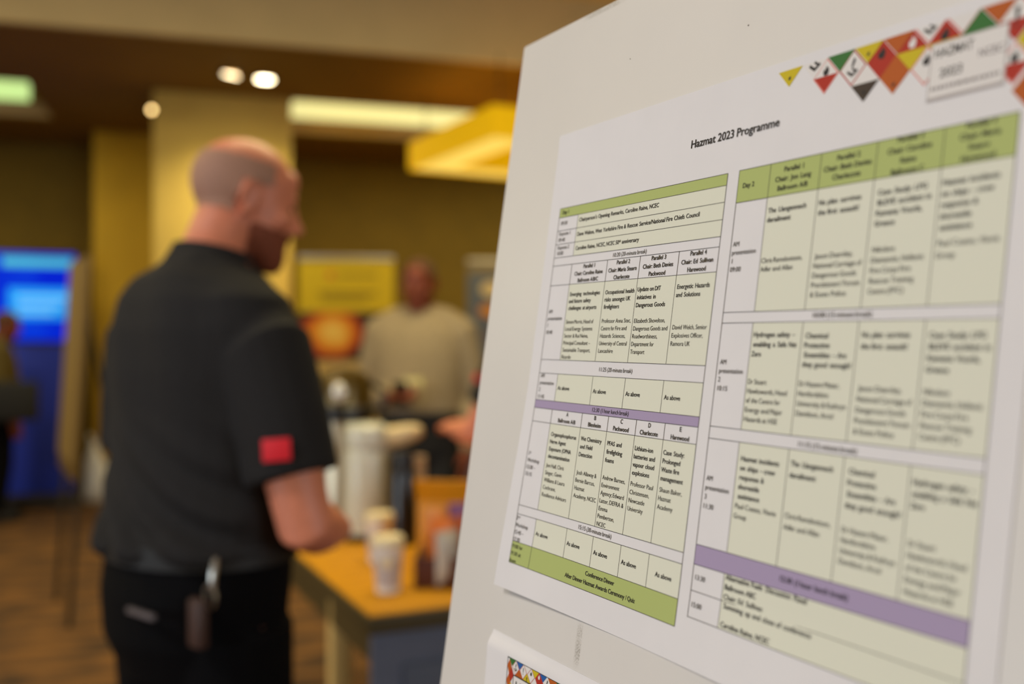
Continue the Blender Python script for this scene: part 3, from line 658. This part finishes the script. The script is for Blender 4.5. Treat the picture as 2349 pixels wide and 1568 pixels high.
    obj('eyes', bm, mat('eye_dark', (60, 45, 40), .2), root)
    return root, HM
M_skin = mat('ruddy_skin', (220, 136, 106), .48, .06, 60, .04)
M_skin2 = mat('shaded_skin', (128, 60, 36), .5, .06, 60, .04)  # darkened skin; the shade of a backlit face is put into its colour
M_polo = mat('charcoal_polo_knit', (42, 41, 42), .9, .12, 300, .1, spec=.15)
M_trs = mat('black_trouser_twill', (8, 8, 11), .9, .12, 200, .1, spec=.12)
M_stub = mat('shaved_grey_brown_hair', (168, 126, 106), .7, .1, 200, .05)
M_jaw = mat('dark_red_jaw', (128, 66, 42), .8, .15, 200, .2)  # jaw patch tinted a darker red-brown than the skin
def fold1(co, no):
    x, y, z = co[:, 0], co[:, 1], co[:, 2]
    lower = np.clip((1.30-z)/.2, 0, 1)*np.clip((z-1.0)/.05, 0, 1)*np.clip(-y/.08+.6, 0, 1)*np.clip((.24-np.abs(x))/.05, 0, 1)
    d = .011*lower*(.9+np.sin((z*1.0+.55*x)*72+2*np.sin(x*9)))+.004*np.clip((z-1.2)/.15, 0, 1)*np.sin(x*40+z*16)*np.clip((.2-np.abs(x))/.05, 0, 1)
    return co+no*d[:, None]
man, HM = person('bald man in charcoal polo and black trousers seen from behind beside the wooden table',
    (-.60, 1.90, 0), math.radians(40), (-.008, .115, 1.700), math.radians(24), math.radians(14),
    {'R': ((.196, .015, 1.395), (.288, .03, 1.10), (.145, .22, 1.05), (-.9, .45, -.15), (.2, .3, 1), .55), 'L': ((-.20, .015, 1.415), (-.295, .04, 1.12), (-.16, .27, 1.06), (.6, .7, -.1), (-.2, .3, 1), .55)},
    M_skin, M_polo, M_trs, voxel=.0055, wide=1.09, legs={'R': ((.118, 0, .90), (.135, .02, .50), (.14, -.03, .09)), 'L': ((-.10, 0, .90), (-.12, .02, .50), (-.125, -.03, .09))}, tz=1.15, arm_r=1.10, hair=(M_stub, .075, .03), jaw_patch=M_jaw, fold=fold1, lean=.06)
# sleeve badge, keys, pouch, pocket trim
e = Vector((.196, .015, 1.395)).lerp(Vector((.288, .03, 1.10)), .56)
out = Vector((.62, -.75, .1)).normalized(); M = frame_from(e+out*.085, (-.15, .05, 1), out)
bm = bm_new(); box(bm, (-.024, -.019, -.002), (.024, .019, .003), M, .001); obj('sleeve_badge', bm, mat('red_badge', (226, 22, 44), .6), man, label='red sleeve badge')
bm = bm_new(); tube(bm, [(.188, -.085, 1.045), (.196, -.095, 1.02), (.194, -.095, 1.0)], .006, 8); tube(bm, [(.192+.016*math.cos(a), -.098, .985+.02*math.sin(a)) for a in np.linspace(0, 6.28, 14)], .003, 6)
obj('key_ring', bm, mat('steel', (190, 186, 178), .3, metal=.9), man, label='steel key ring on the belt')
bm = bm_new(); box(bm, (.165, -.128, .90), (.205, -.106, .985), bevel=.008); obj('belt_pouch', bm, mat('brown_leather', (62, 38, 30), .6), man)
bm = bm_new(); box(bm, (.04, -.168, .945), (.125, -.158, .955), Matrix.Rotation(.0, 4, 'Z'), .002); obj('pocket_trim', bm, mat('grey_piping', (92, 84, 88), .6), man)

M_check = mat('beige_check_shirt', (156, 138, 108), .85, .08, 40, .05)
man2, HM2 = person('man in pale beige long sleeved shirt standing behind the table facing the camera',
    (-.455, 4.95, 0), math.radians(186), (0, .03, 1.672), math.radians(4), math.radians(12),
    {'R': ((.205, -.005, 1.44), (.27, -.02, 1.12), (.10, .22, 1.14), (-.7, .6, .2), (.1, .5, .8), .7), 'L': ((-.205, -.005, 1.44), (-.265, -.02, 1.12), (-.25, .10, .88), (.1, .3, -1), (-1, .2, 0), .3)},
    M_skin2, M_check, mat('dark_trouser_twill', (26, 24, 24), .85, .1, 200), scale=1.02, wide=1.1, long_sleeve=True, hair=(mat('short_brown_hair', (92, 62, 40), .8, .1, 200), .12, .05), collar=True)
bm = bm_new(); tube(bm, [(-.07, .02, 1.50), (-.06, .12, 1.42), (-.02, .165, 1.25), (0, .172, 1.22), (.02, .165, 1.25), (.06, .12, 1.42), (.07, .02, 1.50)], .004, 6); obj('lanyard', bm, mat('black_lanyard', (22, 22, 26), .7), man2)
bm = bm_new(); box(bm, (-.045, .168, 1.12), (.045, .176, 1.225), bevel=.004); obj('name_badge', bm, mat('badge_plastic', (214, 200, 140), .15), man2, label='shiny plastic name badge')
hp_ = Matrix.Translation((-.455, 4.95, 0)) @ Matrix.Rotation(-math.radians(186), 4, 'Z')
bm = bm_new(); box(bm, (-.035, -.006, -.07), (.035, .006, .07), hp_ @ Matrix.Translation((.03, .300, 1.175)) @ Matrix.Rotation(-.6, 4, 'X'), .004)
tag(obj('mobile_phone', bm, mat('black_phone', (16, 15, 15), .25)), 'small black phone held in the hand of the man in the beige shirt', 'phone')
man3, HM3 = person('person in dark polo with red sleeve badge mostly hidden behind the white board',
    (.16, 3.30, 0), math.radians(-53), (0, .06, 1.69), 0, math.radians(10),
    {'R': ((.205, -.005, 1.44), (.27, .06, 1.10), (.16, .27, 1.05), (-.5, .8, 0), (.2, .2, 1), .5), 'L': ((-.205, .0, 1.44), (-.235, .175, 1.125), (-.10, .37, 1.12), (.6, .8, .1), (-.2, .2, 1), .5)},
    M_skin, M_polo, M_trs, voxel=.009, hair=(mat('short_brown_hair', (92, 62, 40)), .12, .05))
e = Vector((-.205, 0, 1.44)).lerp(Vector((-.235, .175, 1.125)), .5); out = Vector((-.75, .6, .25)).normalized()
bm = bm_new(); box(bm, (-.022, -.018, -.002), (.022, .018, .003), frame_from(e+out*.075, (0, .3, 1), out), .001); obj('sleeve_badge', bm, mat('red_badge', (226, 22, 44)), man3, label='red sleeve badge')
man4, HM4 = person('person in olive jacket at the left edge before the blue screen',
    (-4.07, 7.9, 0), math.radians(60), (0, .06, 1.67), 0, math.radians(15),
    {'R': ((.205, -.005, 1.44), (.255, -.01, 1.12), (.265, .09, .87), (0, .3, -1), (1, .2, 0), .3), 'L': ((-.205, -.005, 1.44), (-.255, -.01, 1.12), (-.265, .09, .87), (0, .3, -1), (-1, .2, 0), .3)},
    M_skin2, mat('olive_jacket', (92, 76, 26), .85, .1, 60), M_trs, scale=.93, voxel=.01, long_sleeve=True, hair=(mat('short_brown_hair', (92, 62, 40)), .12, .05))
bm = bm_new(); box(bm, (-.2, -.08, 0), (.2, .08, .30), bevel=.03)
t = thing('shoulder_bag', 'black shoulder bag hanging at the hip of the person in the olive jacket', 'bag', (-3.82, 7.56, .82), math.radians(20))
obj('bag', bm, mat('black_nylon', (18, 18, 20), .7), t); bm = bm_new(); tube(bm, [(-.15, 0, .28), (-.2, .06, .42), (-.24, .13, .56)], .012, 8); obj('strap', bm, mat('black_nylon', (18, 18, 20)), t)
# ------------------------------------------------------------------ the wooden table and what stands on it
TA = math.atan2(.425, .905); TO = Vector((-.3525, 2.48, 0))
TM = Matrix.Translation(TO) @ Matrix.Rotation(TA, 4, 'Z')
def tt(x, y, z=.74): return TM @ Vector((x, y, z))
M_wood = mat('amber_wood_laminate', (198, 136, 2), .55, .1, 5, .02, spec=.25, stretch=(2, 14, 2)); M_oliv = mat('dark_olive_edge', (74, 60, 26), .6)
M_slate = mat('slate_grey_panel', (98, 104, 124), .6, .04, 20)
t = thing('refreshment_table', 'wooden topped table with slate grey front panel carrying coffee cups and flasks', 'table', M=TM)
bm = bm_new(); box(bm, (0, 0, .705), (.6, 1.5, .74), bevel=.004); obj('tabletop', bm, M_wood, t)
for lo, hi in [((-.006, -.006, .69), (.606, .0, .735)), ((-.006, 0, .69), (0, 1.506, .735)), ((.6, 0, .69), (.606, 1.506, .735)), ((0, 1.5, .69), (.6, 1.506, .735))]: bm = bm_new(); box(bm, lo, hi, bevel=.002); obj('edge_band', bm, M_oliv, t)
bm = bm_new(); box(bm, (.02, .03, .60), (.035, 1.47, .705)); box(bm, (.565, .03, .60), (.58, 1.47, .705)); box(bm, (.02, 1.455, .60), (.58, 1.47, .705)); obj('apron', bm, M_oliv, t)
bm = bm_new(); box(bm, (.01, .02, .06), (.59, .04, .70)); obj('front_panel', bm, M_slate, t)
bm = bm_new(); box(bm, (.09, .008, .10), (.55, .02, .60), bevel=.006); obj('panel_inset', bm, mat('slate_grey_inset', (84, 90, 108), .6), t)
M_creamleg = mat('cream_table_leg', (206, 174, 108), .6)
for x, y in [(.06, .075), (.54, .075), (.05, .47), (.05, 1.42), (.55, 1.42)]:
    bm = bm_new(); box(bm, (x-.03, y-.03, 0), (x+.03, y+.03, .705), bevel=.006); obj('leg', bm, M_oliv if y < .3 else M_creamleg, t)
M_cup = mat('white_paper_cup', (240, 232, 224), .6); M_lid = mat('cream_cup_lid', (240, 222, 178), .4); M_print = mat('grey_cup_sleeve', (196, 184, 182), .7)
def cup(x, y, label, group, sleeve=True):
    c = thing('coffee_cup', label, 'cup', tt(x, y), .3, group=group)
    bm = bm_new(); lathe(bm, [(.029, .004), (.030, 0), (.0315, 0), (.042, .132), (.0432, .134), (.041, .134), (.030, .006)], n=28); obj('cup', bm, M_cup, c)
    bm = bm_new(); lathe(bm, [(.0325, .018), (.0385, .092), (.0393, .092), (.0335, .018)], n=28, cap=False); obj('sleeve', bm, M_print, c)
    bm = bm_new(); lathe(bm, [(.0445, .128), (.0462, .131), (.0455, .138), (.042, .150), (.040, .151), (.037, .146), (.002, .146)], n=28); obj('lid', bm, M_lid, c)
    bm = bm_new(); lathe(bm, [(.001, 0), (.015, 0), (.015, .002), (.001, .002)], n=20)
    o = obj('round_logo', bm, M_lid, c, label='pale round logo on the sleeve'); a = math.radians(-105); o.location = (.0385*math.cos(a), .0385*math.sin(a), .084); o.rotation_euler = (math.pi/2+.08, 0, a+math.pi/2)
    return c
cup(.114, .211, 'takeaway coffee cup with cream lid standing at the front corner of the wooden table', 'takeaway coffee cups')
cup(.205, .575, 'takeaway coffee cup with cream lid, farther one, beside the arm of the bald man', 'takeaway coffee cups')
# airpot
M_pot = mat('pale_grey_enamel', (208, 206, 190), .35, coat=.3); M_blk = mat('black_plastic', (20, 18, 18), .4)
a = thing('airpot', 'tall pale grey coffee airpot with a projecting spout on the wooden table', 'coffee pot', tt(.274, .943), math.radians(12))
bm = bm_new(); lathe(bm, [(.076, 0), (.08, .004), (.08, .28), (.077, .30), (.068, .315)], n=32); obj('body', bm, M_pot, a)
bm = bm_new(); lathe(bm, [(.082, 0), (.084, .004), (.084, .022), (.0805, .026)], n=32); obj('base_ring', bm, M_blk, a)
bm = bm_new(); lathe(bm, [(.068, .315), (.078, .322), (.080, .355), (.074, .385), (.06, .398), (.002, .402)], n=32); obj('pump_head', bm, M_pot, a)
bm = bm_new(); loft(bm, [((x, 0, z), (0, 1, 0), (0, 0, 1), w_, h_) for x, z, w_, h_ in [(.05, .345, .042, .036), (.10, .352, .042, .036), (.15, .362, .038, .032), (.185, .366, .03, .024), (.195, .366, .018, .014)]], 18, expo=3); obj('spout', bm, mat('cream_plastic', (226, 200, 152), .4), a)
bm = bm_new(); tube(bm, [(.078, -.035, .30), (.103, -.035, .26), (.106, -.035, .14), (.082, -.035, .08)], .009, 8); obj('handle', bm, mat('grey_plastic', (120, 114, 104), .5), a)
# urn
u_ = thing('coffee_urn', 'tall coffee urn with black lid and bright metal knob behind the airpot', 'coffee urn', tt(.255, 1.16), 0)
bm = bm_new(); lathe(bm, [(.085, 0), (.098, .01), (.098, .40), (.09, .42)], n=32); obj('body', bm, mat('brushed_steel', (190, 176, 150), .3, metal=.8), u_)
bm = bm_new(); lathe(bm, [(.105, .395), (.112, .40), (.112, .445), (.105, .452)], n=32); obj('band', bm, M_blk, u_)
bm = bm_new(); lathe(bm, [(.104, .452), (.102, .52), (.085, .565), (.05, .585), (.002, .59)], n=32); obj('lid', bm, mat('bronze_tinted_lid', (96, 76, 30), .3, metal=.5), u_)
bm = bm_new(); ell(bm, (.0, -.098, .50), (.028, .016, .036)); obj('knob', bm, mat('bright_metal_knob', (226, 222, 214), .25, metal=.4), u_)
for s in (-1, 1): bm = bm_new(); tube(bm, [(s*.10, 0, .43), (s*.145, 0, .44), (s*.15, 0, .50), (s*.10, 0, .53)], .011, 8); obj('handle', bm, M_blk, u_)
bm = bm_new(); tube(bm, [(0, -.09, .07), (0, -.14, .07), (0, -.145, .045)], .01, 8); obj('tap', bm, M_blk, u_)
# black flask
f = thing('vacuum_flask', 'slim black vacuum flask between the airpot and the stacked paper cups', 'flask', tt(.36, .80), 0)
bm = bm_new(); lathe(bm, [(.042, 0), (.045, .004), (.045, .235), (.036, .26)], n=28); obj('body', bm, mat('black_flask_body', (22, 18, 18), .3, coat=.3), f)
bm = bm_new(); lathe(bm, [(.036, .258), (.039, .262), (.038, .305), (.034, .312), (.002, .314)], n=28); obj('stopper', bm, M_blk, f)
# nested paper cups
base = bm_new(); lathe(base, [(.026, .002), (.027, 0), (.0285, 0), (.037, .095), (.0385, .097), (.0365, .097), (.027, .004)], n=24)
cm = mesh_of('paper_cup', base, mat('cream_paper_cup', (222, 190, 146), .6)); z = .74
for k in range(13):
    o = bpy.data.objects.new('paper_cup', cm); COL.objects.link(o); o.location = tt(.43, .88, z); z += .0155
    tag(o, ('cream paper cup nested in the tall stack on the wooden table beside the black flask' if 0 < k < 12 else 'cream paper cup at the bottom of the tall nested stack' if k == 0 else 'topmost cream paper cup of the tall nested stack'), 'cup', 'nested paper cups')
# snack crate
c = thing('snack_crate', 'dark brown wooden crate filled with snack packets next to the front coffee cup', 'crate', tt(.335, .235), 0)
for lo, hi in [((-.12, -.095, 0), (.12, -.085, .085)), ((-.12, .085, 0), (.12, .095, .085)), ((-.12, -.085, 0), (-.11, .085, .085)), ((.11, -.085, 0), (.12, .085, .085))]: bm = bm_new(); box(bm, lo, hi, bevel=.002); obj('side_board', bm, mat('mahogany_board', (84, 36, 16), .5, .1, 12), c)
bm = bm_new(); box(bm, (-.11, -.085, .0), (.11, .085, .008)); obj('bottom_board', bm, mat('mahogany_board', (84, 36, 16)), c)
def packet(x, y, z, w_, h_, rgb, tilt, yaw, label):
    bm = bm_new(); n = 10; g = []
    for side in (1, -1):
        rows = []
        for j in range(n+1):
            row = []
            for i in range(n+1):
                U_, V_ = i/n*2-1, j/n*2-1; th = .016*max(0, (1-U_**2))**.5*max(0, 1-V_**4)
                row.append(bm.verts.new((U_*w_/2*(1-.04*(1-V_*V_)), side*th+.0006*side, (V_+1)*h_/2)))
            rows.append(row)
        g.append(rows)
        for j in range(n):
            for i in range(n):
                q = (rows[j][i], rows[j][i+1], rows[j+1][i+1], rows[j+1][i]); bm.faces.new(q if side < 0 else q[::-1])
    bmesh.ops.remove_doubles(bm, verts=bm.verts[:], dist=.0015)
    M = TM @ Matrix.Translation((.335+x, .235+y, .74+z)) @ Matrix.Rotation(yaw, 4, 'Z') @ Matrix.Rotation(tilt, 4, 'X')
    o = obj('snack_packet', bm, mat('foil_%d_%d_%d' % rgb, rgb, .35, .12, 30), M=M); tag(o, label, 'snack packet', 'snack packets in the crate')
packet(-.06, -.062, .012, .075, .145, (196, 186, 172), -.04, .12, 'silvery white snack packet at the front left of the crate')
packet(.025, -.062, .012, .075, .14, (166, 160, 158), -.03, -.1, 'grey snack packet in the front row of the crate, right of the white one')
packet(-.055, -.018, .012, .08, .175, (226, 120, 44), .0, -.12, 'orange snack packet in the middle row of the crate, left')
packet(.03, -.02, .012, .08, .18, (206, 96, 22), .0, .1, 'dark orange snack packet in the middle row of the crate, centre')
packet(-.062, .025, .012, .075, .20, (232, 156, 84), -.02, .06, 'peach coloured snack packet at the back left of the crate')
packet(.018, .026, .012, .08, .205, (126, 84, 132), -.03, -.08, 'purple snack packet at the back of the crate, centre')
packet(.086, -.03, .012, .04, .16, (214, 190, 70), .0, 1.4, 'yellow snack packet at the right end of the crate')
packet(.075, .062, .012, .06, .19, (110, 86, 150), .0, -.1, 'violet snack packet at the back right of the crate')
yb = thing('yellow_carton', 'open yellow cardboard carton standing behind the snack crate', 'box', tt(.40, .45), -.15)
M_yc = mat('yellow_cardboard', (224, 150, 14), .6)
bm = bm_new(); box(bm, (-.10, -.05, 0), (.12, .05, .20), bevel=.003); obj('carton', bm, M_yc, yb)
bm = bm_new(); box(bm, (-.10, -.002, 0), (.12, .002, .075), Matrix.Translation((0, -.05, .20)) @ Matrix.Rotation(.5, 4, 'X')); obj('flap', bm, M_yc, yb)
# ------------------------------------------------------------------ banners, screen and easel farther back
def banner(name, x, y, rz, w_, h_, label, parts):
    b = thing(name, label, 'banner', (x, y, 0), rz)
    bm = bm_new(); box(bm, (-w_/2-.02, -.09, 0), (w_/2+.02, .09, .08), bevel=.015); obj('base', bm, mat('silver_aluminium', (176, 172, 164), .35, metal=.6), b)
    bm = bm_new(); box(bm, (-w_/2, -.012, h_-.02), (w_/2, .012, h_+.012), bevel=.004); obj('top_rail', bm, mat('silver_aluminium', (176, 172, 164)), b)
    bm = bm_new(); tube(bm, [(0, .03, .06), (0, .03, h_-.01)], .008, 8); obj('pole', bm, mat('silver_aluminium', (176, 172, 164)), b)
    bm = bm_new(); box(bm, (-w_/2, -.003, .07), (w_/2, .0, h_-.02)); obj('sheet', bm, parts, b)
    return b
def flat(name, b, x0, z0, x1, z1, m, d=.006):
    bm = bm_new(); box(bm, (x0, -d, z0), (x1, -.0032, z1)); return obj(name, bm, m, b, smooth=False)
yz = H+(784-590)/2283*7.6; bx = (795-1174.5)/2283*7.6
B1 = banner('rollup_banner', bx, 7.6, TH*.4, .72, yz, 'roll-up banner with yellow heading above a picture of flames', mat('beige_banner_cloth', (204, 170, 104), .8, .08, 9))
zz = lambda v: H+(784-v)/2283*7.55
flat('yellow_heading', B1, -.36, zz(714), .36, zz(596), mat('banner_yellow', (214, 184, 8), .7))
def fire():
    m = bpy.data.materials.new('banner_flame_picture'); m.use_nodes = True; nt = m.node_tree; b = nt.nodes['Principled BSDF']; b.inputs['Roughness'].default_value = .7
    tc = nt.nodes.new('ShaderNodeTexCoord'); mp = nt.nodes.new('ShaderNodeMapping'); g = nt.nodes.new('ShaderNodeTexGradient'); g.gradient_type = 'SPHERICAL'
    mp.inputs['Location'].default_value = (.30, 0, -5.05); mp.inputs['Scale'].default_value = (3.7, 1, 4.4)
    n = nt.nodes.new('ShaderNodeTexNoise'); n.inputs['Scale'].default_value = 7; mx = nt.nodes.new('ShaderNodeMixRGB'); mx.blend_type = 'LINEAR_LIGHT'; mx.inputs[0].default_value = .22
    nt.links.new(tc.outputs['Object'], mp.inputs[0]); nt.links.new(tc.outputs['Object'], n.inputs[0]); nt.links.new(mp.outputs[0], mx.inputs[1]); nt.links.new(n.outputs['Color'], mx.inputs[2]); nt.links.new(mx.outputs[0], g.inputs[0])
    r = nt.nodes.new('ShaderNodeValToRGB'); e = r.color_ramp.elements
    e[0].position = 0; e[0].color = (*lin((34, 12, 8)), 1); e[1].position = .8; e[1].color = (*lin((250, 206, 96)), 1)
    for p_, c_ in ((.1, (60, 16, 8)), (.25, (190, 60, 8)), (.5, (236, 150, 10))): x = e.new(p_); x.color = (*lin(c_), 1)
    nt.links.new(g.outputs['Fac'], r.inputs[0]); nt.links.new(r.outputs[0], b.inputs['Base Color']); return m
FIRE_Z = (zz(765)); FM = fire(); FM.node_tree.nodes['Mapping'].inputs['Location'].default_value = (.40, .0, -FIRE_Z*4.4-.05)
flat('flame_picture', B1, -.36, zz(826), .36, zz(716), FM)
bm = bm_new(); box(bm, (.12, -.0085, zz(826)), (.31, -.006, zz(778))); obj('red_patch', bm, mat('banner_red', (150, 16, 6), .7), B1)
bm = bm_new(); lathe(bm, [(.001, 0), (.028, 0), (.028, .002), (.001, .002)], n=20); o = obj('logo', bm, mat('banner_orange', (206, 110, 14)), B1, label='round orange logo'); o.location = (-.12, -.0062, zz(630)); o.rotation_euler = (math.pi/2, 0, 0)
for k, (x0, x1, v) in enumerate([(-.07, .23, 630), (-.21, .23, 672), (-.19, .16, 684)]): flat('heading_line', B1, x0, zz(v+4), x1, zz(v-4), mat('banner_olive_ink', (150, 128, 6), .7), .0072)
bx2 = (1150-1174.5)/2283*8.0
B2_ = banner('rollup_banner', bx2, 8.0, TH*.4, .55, H+(784-598)/2283*8.0, 'slate blue roll-up banner half hidden by the white board', mat('banner_slate_blue', (84, 92, 108), .8, .05, 9))
z2 = lambda v: H+(784-v)/2283*7.95
flat('heading_strip', B2_, -.27, z2(626), .27, z2(600), mat('banner_grey', (120, 106, 78), .8))
for nme, v, r_, x_, m in [('pale_disc', 662, .085, -.07, mat('banner_beige', (190, 170, 130), .8)), ('orange_disc', 712, .07, -.10, mat('banner_ochre', (186, 122, 50), .8)), ('violet_strip', 770, .06, -.08, mat('banner_mauve', (104, 88, 90), .8))]:
    bm = bm_new(); lathe(bm, [(.001, 0), (r_, 0), (r_, .002), (.001, .002)], n=26); o = obj(nme, bm, m, B2_); o.location = (x_, -.0055, z2(v)); o.rotation_euler = (math.pi/2, 0, 0); o.scale = (1.2, .75, 1)
# blue screen on a stand
sy_ = 8.5; sx = (35-1174.5)/2283*sy_; zs = lambda v: H+(784-v)/2283*sy_
def screen_mat():
    m = bpy.data.materials.new('blue_screen_picture'); m.use_nodes = True; nt = m.node_tree; b = nt.nodes['Principled BSDF']; b.inputs['Base Color'].default_value = (0, .01, .05, 1); b.inputs['Roughness'].default_value = .3
    tc = nt.nodes.new('ShaderNodeTexCoord'); n = nt.nodes.new('ShaderNodeTexNoise'); n.inputs['Scale'].default_value = 2.2; n.inputs['Detail'].default_value = 1
    r = nt.nodes.new('ShaderNodeValToRGB'); e = r.color_ramp.elements; e[0].position = .40; e[0].color = (*lin((0, 30, 222)), 1); e[1].position = .72; e[1].color = (*lin((10, 70, 236)), 1)
    nt.links.new(tc.outputs['Object'], n.inputs[0]); nt.links.new(n.outputs['Fac'], r.inputs[0]); nt.links.new(r.outputs[0], b.inputs['Emission Color']); b.inputs['Emission Strength'].default_value = .85; b.inputs['Specular IOR Level'].default_value = .05; return m
scr = thing('display_screen', 'bright blue lit display screen on a stand at the left edge', 'screen', (sx, sy_, 0), math.radians(20))
hw = .47
bm = bm_new(); box(bm, (-hw-.02, -.02, zs(788)), (hw+.02, .04, zs(574)), bevel=.006); obj('casing', bm, mat('dark_screen_casing', (40, 40, 52), .4), scr)
bm = bm_new(); box(bm, (-hw, -.024, zs(782)), (hw, -.0205, zs(580))); obj('picture', bm, screen_mat(), scr, smooth=False)
Mlb = mat('screen_light_blue', (40, 140, 240), .4, emit=.85)
for nme, x0, v0, x1, v1, rgb in [('caption_block', -.05, 732, hw-.01, 660, (34, 146, 240)), ('picture_glow', -.1, 612, hw-.02, 590, (70, 170, 200)), ('picture_glow', -.34, 780, -.1, 745, (30, 130, 226))]:
    bm = bm_new(); box(bm, (x0, -.026, zs(v0)), (x1, -.0245, zs(v1)), bevel=.0005); obj(nme, bm, mat('screen_%d_%d_%d' % rgb, rgb, .6, emit=.8, spec=.05), scr, smooth=False)
for k in range(3): bm = bm_new(); box(bm, (.02, -.0275, zs(684+k*18)), (hw-.05-.06*k, -.0262, zs(677+k*18))); obj('caption_line', bm, mat('screen_pale', (110, 186, 246), .4, emit=.85), scr, smooth=False)
bm = bm_new(); box(bm, (-hw, -.01, .12), (hw-.02, .03, zs(790)), bevel=.004); obj('stand_panel', bm, mat('dim_blue_panel', (34, 58, 200), .7), scr)
bm = bm_new(); box(bm, (-hw-.05, -.22, 0), (hw, .22, .12), bevel=.01); obj('plinth', bm, mat('black_plinth', (26, 20, 22), .6), scr)
# flip-chart easel seen edge-on
ye = 5.2
def pe(u, v, y): return Vector(((u-1174.5)/2283*y, y, H+(784-v)/2283*y))
tp = pe(188, 592, ye); bt = pe(150, 1085, ye)
view = Vector((tp.x, tp.y, 0)).normalized(); ang = math.radians(8); ax = Vector((view.x*math.cos(ang)-view.y*math.sin(ang), view.x*math.sin(ang)+view.y*math.cos(ang), 0)); upv = (tp-bt).normalized(); nn = ax.cross(upv).normalized()
if nn.x > 0: nn = -nn
EM = Matrix(((ax.x, upv.x, nn.x, bt.x), (ax.y, upv.y, nn.y, bt.y), (ax.z, upv.z, nn.z, bt.z), (0, 0, 0, 1)))
es = thing('flipchart_easel', 'second flip chart easel seen almost edge-on beside the blue screen', 'easel', M=EM)
L_ = (tp-bt).length
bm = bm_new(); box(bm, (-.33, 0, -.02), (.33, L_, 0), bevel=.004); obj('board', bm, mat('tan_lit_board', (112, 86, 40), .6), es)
bm = bm_new(); box(bm, (-.30, .08, .0005), (.30, L_-.02, .012), bevel=.002); obj('paper_pad', bm, mat('paper_pad', (150, 122, 66), .7), es)  # white pad tinted tan, the warm dim light put into its colour
EI = EM.inverted()
for x in (-.28, .28):
    a_ = EM @ Vector((x, .02, -.03)); f_ = a_-upv*((a_.z-.012)/upv.z); bm = bm_new(); tube(bm, [EI @ a_, EI @ f_], .013, 10); obj('leg', bm, mat('dark_steel', (50, 42, 30), .5, metal=.4), es)
a_ = EM @ Vector((0, L_-.2, -.035)); bm = bm_new(); tube(bm, [EI @ a_, EI @ Vector((a_.x-nn.x*.3, a_.y-nn.y*.3, .012))], .013, 10); obj('leg', bm, mat('dark_steel', (50, 42, 30)), es)
# white carrier bag on the carpet
wb = Vector(((219-1174.5)/2283*8.9, 8.9, 0))
bm = bm_new(); rnd = random.Random(7)
loft(bm, [((0.02*math.sin(z*9), 0, z), (1, 0, 0), (0, 1, 0), rx*.85, ry*.85) for z, rx, ry in [(0, .10, .08), (.02, .13, .10), (.12, .135, .11), (.26, .125, .09), (.36, .10, .06), (.44, .05, .03), (.50, .03, .02), (.53, .035, .02)]], 22)
for v in bm.verts: v.co += Vector((rnd.uniform(-1, 1), rnd.uniform(-1, 1), 0))*.008
b_ = thing('carrier_bag', 'white knotted carrier bag standing on the carpet left of the bald man', 'bag', wb); obj('bag', bm, mat('white_plastic_film', (250, 246, 238), .5, .04, 20), b_)
bm = bm_new()
for s in (-1, 1): tube(bm, [(s*.02, 0, .50), (s*.05, 0, .57), (s*.06, .01, .60), (s*.03, .01, .56)], .008, 8)
obj('handles', bm, mat('white_plastic_film', (240, 226, 210)), b_)
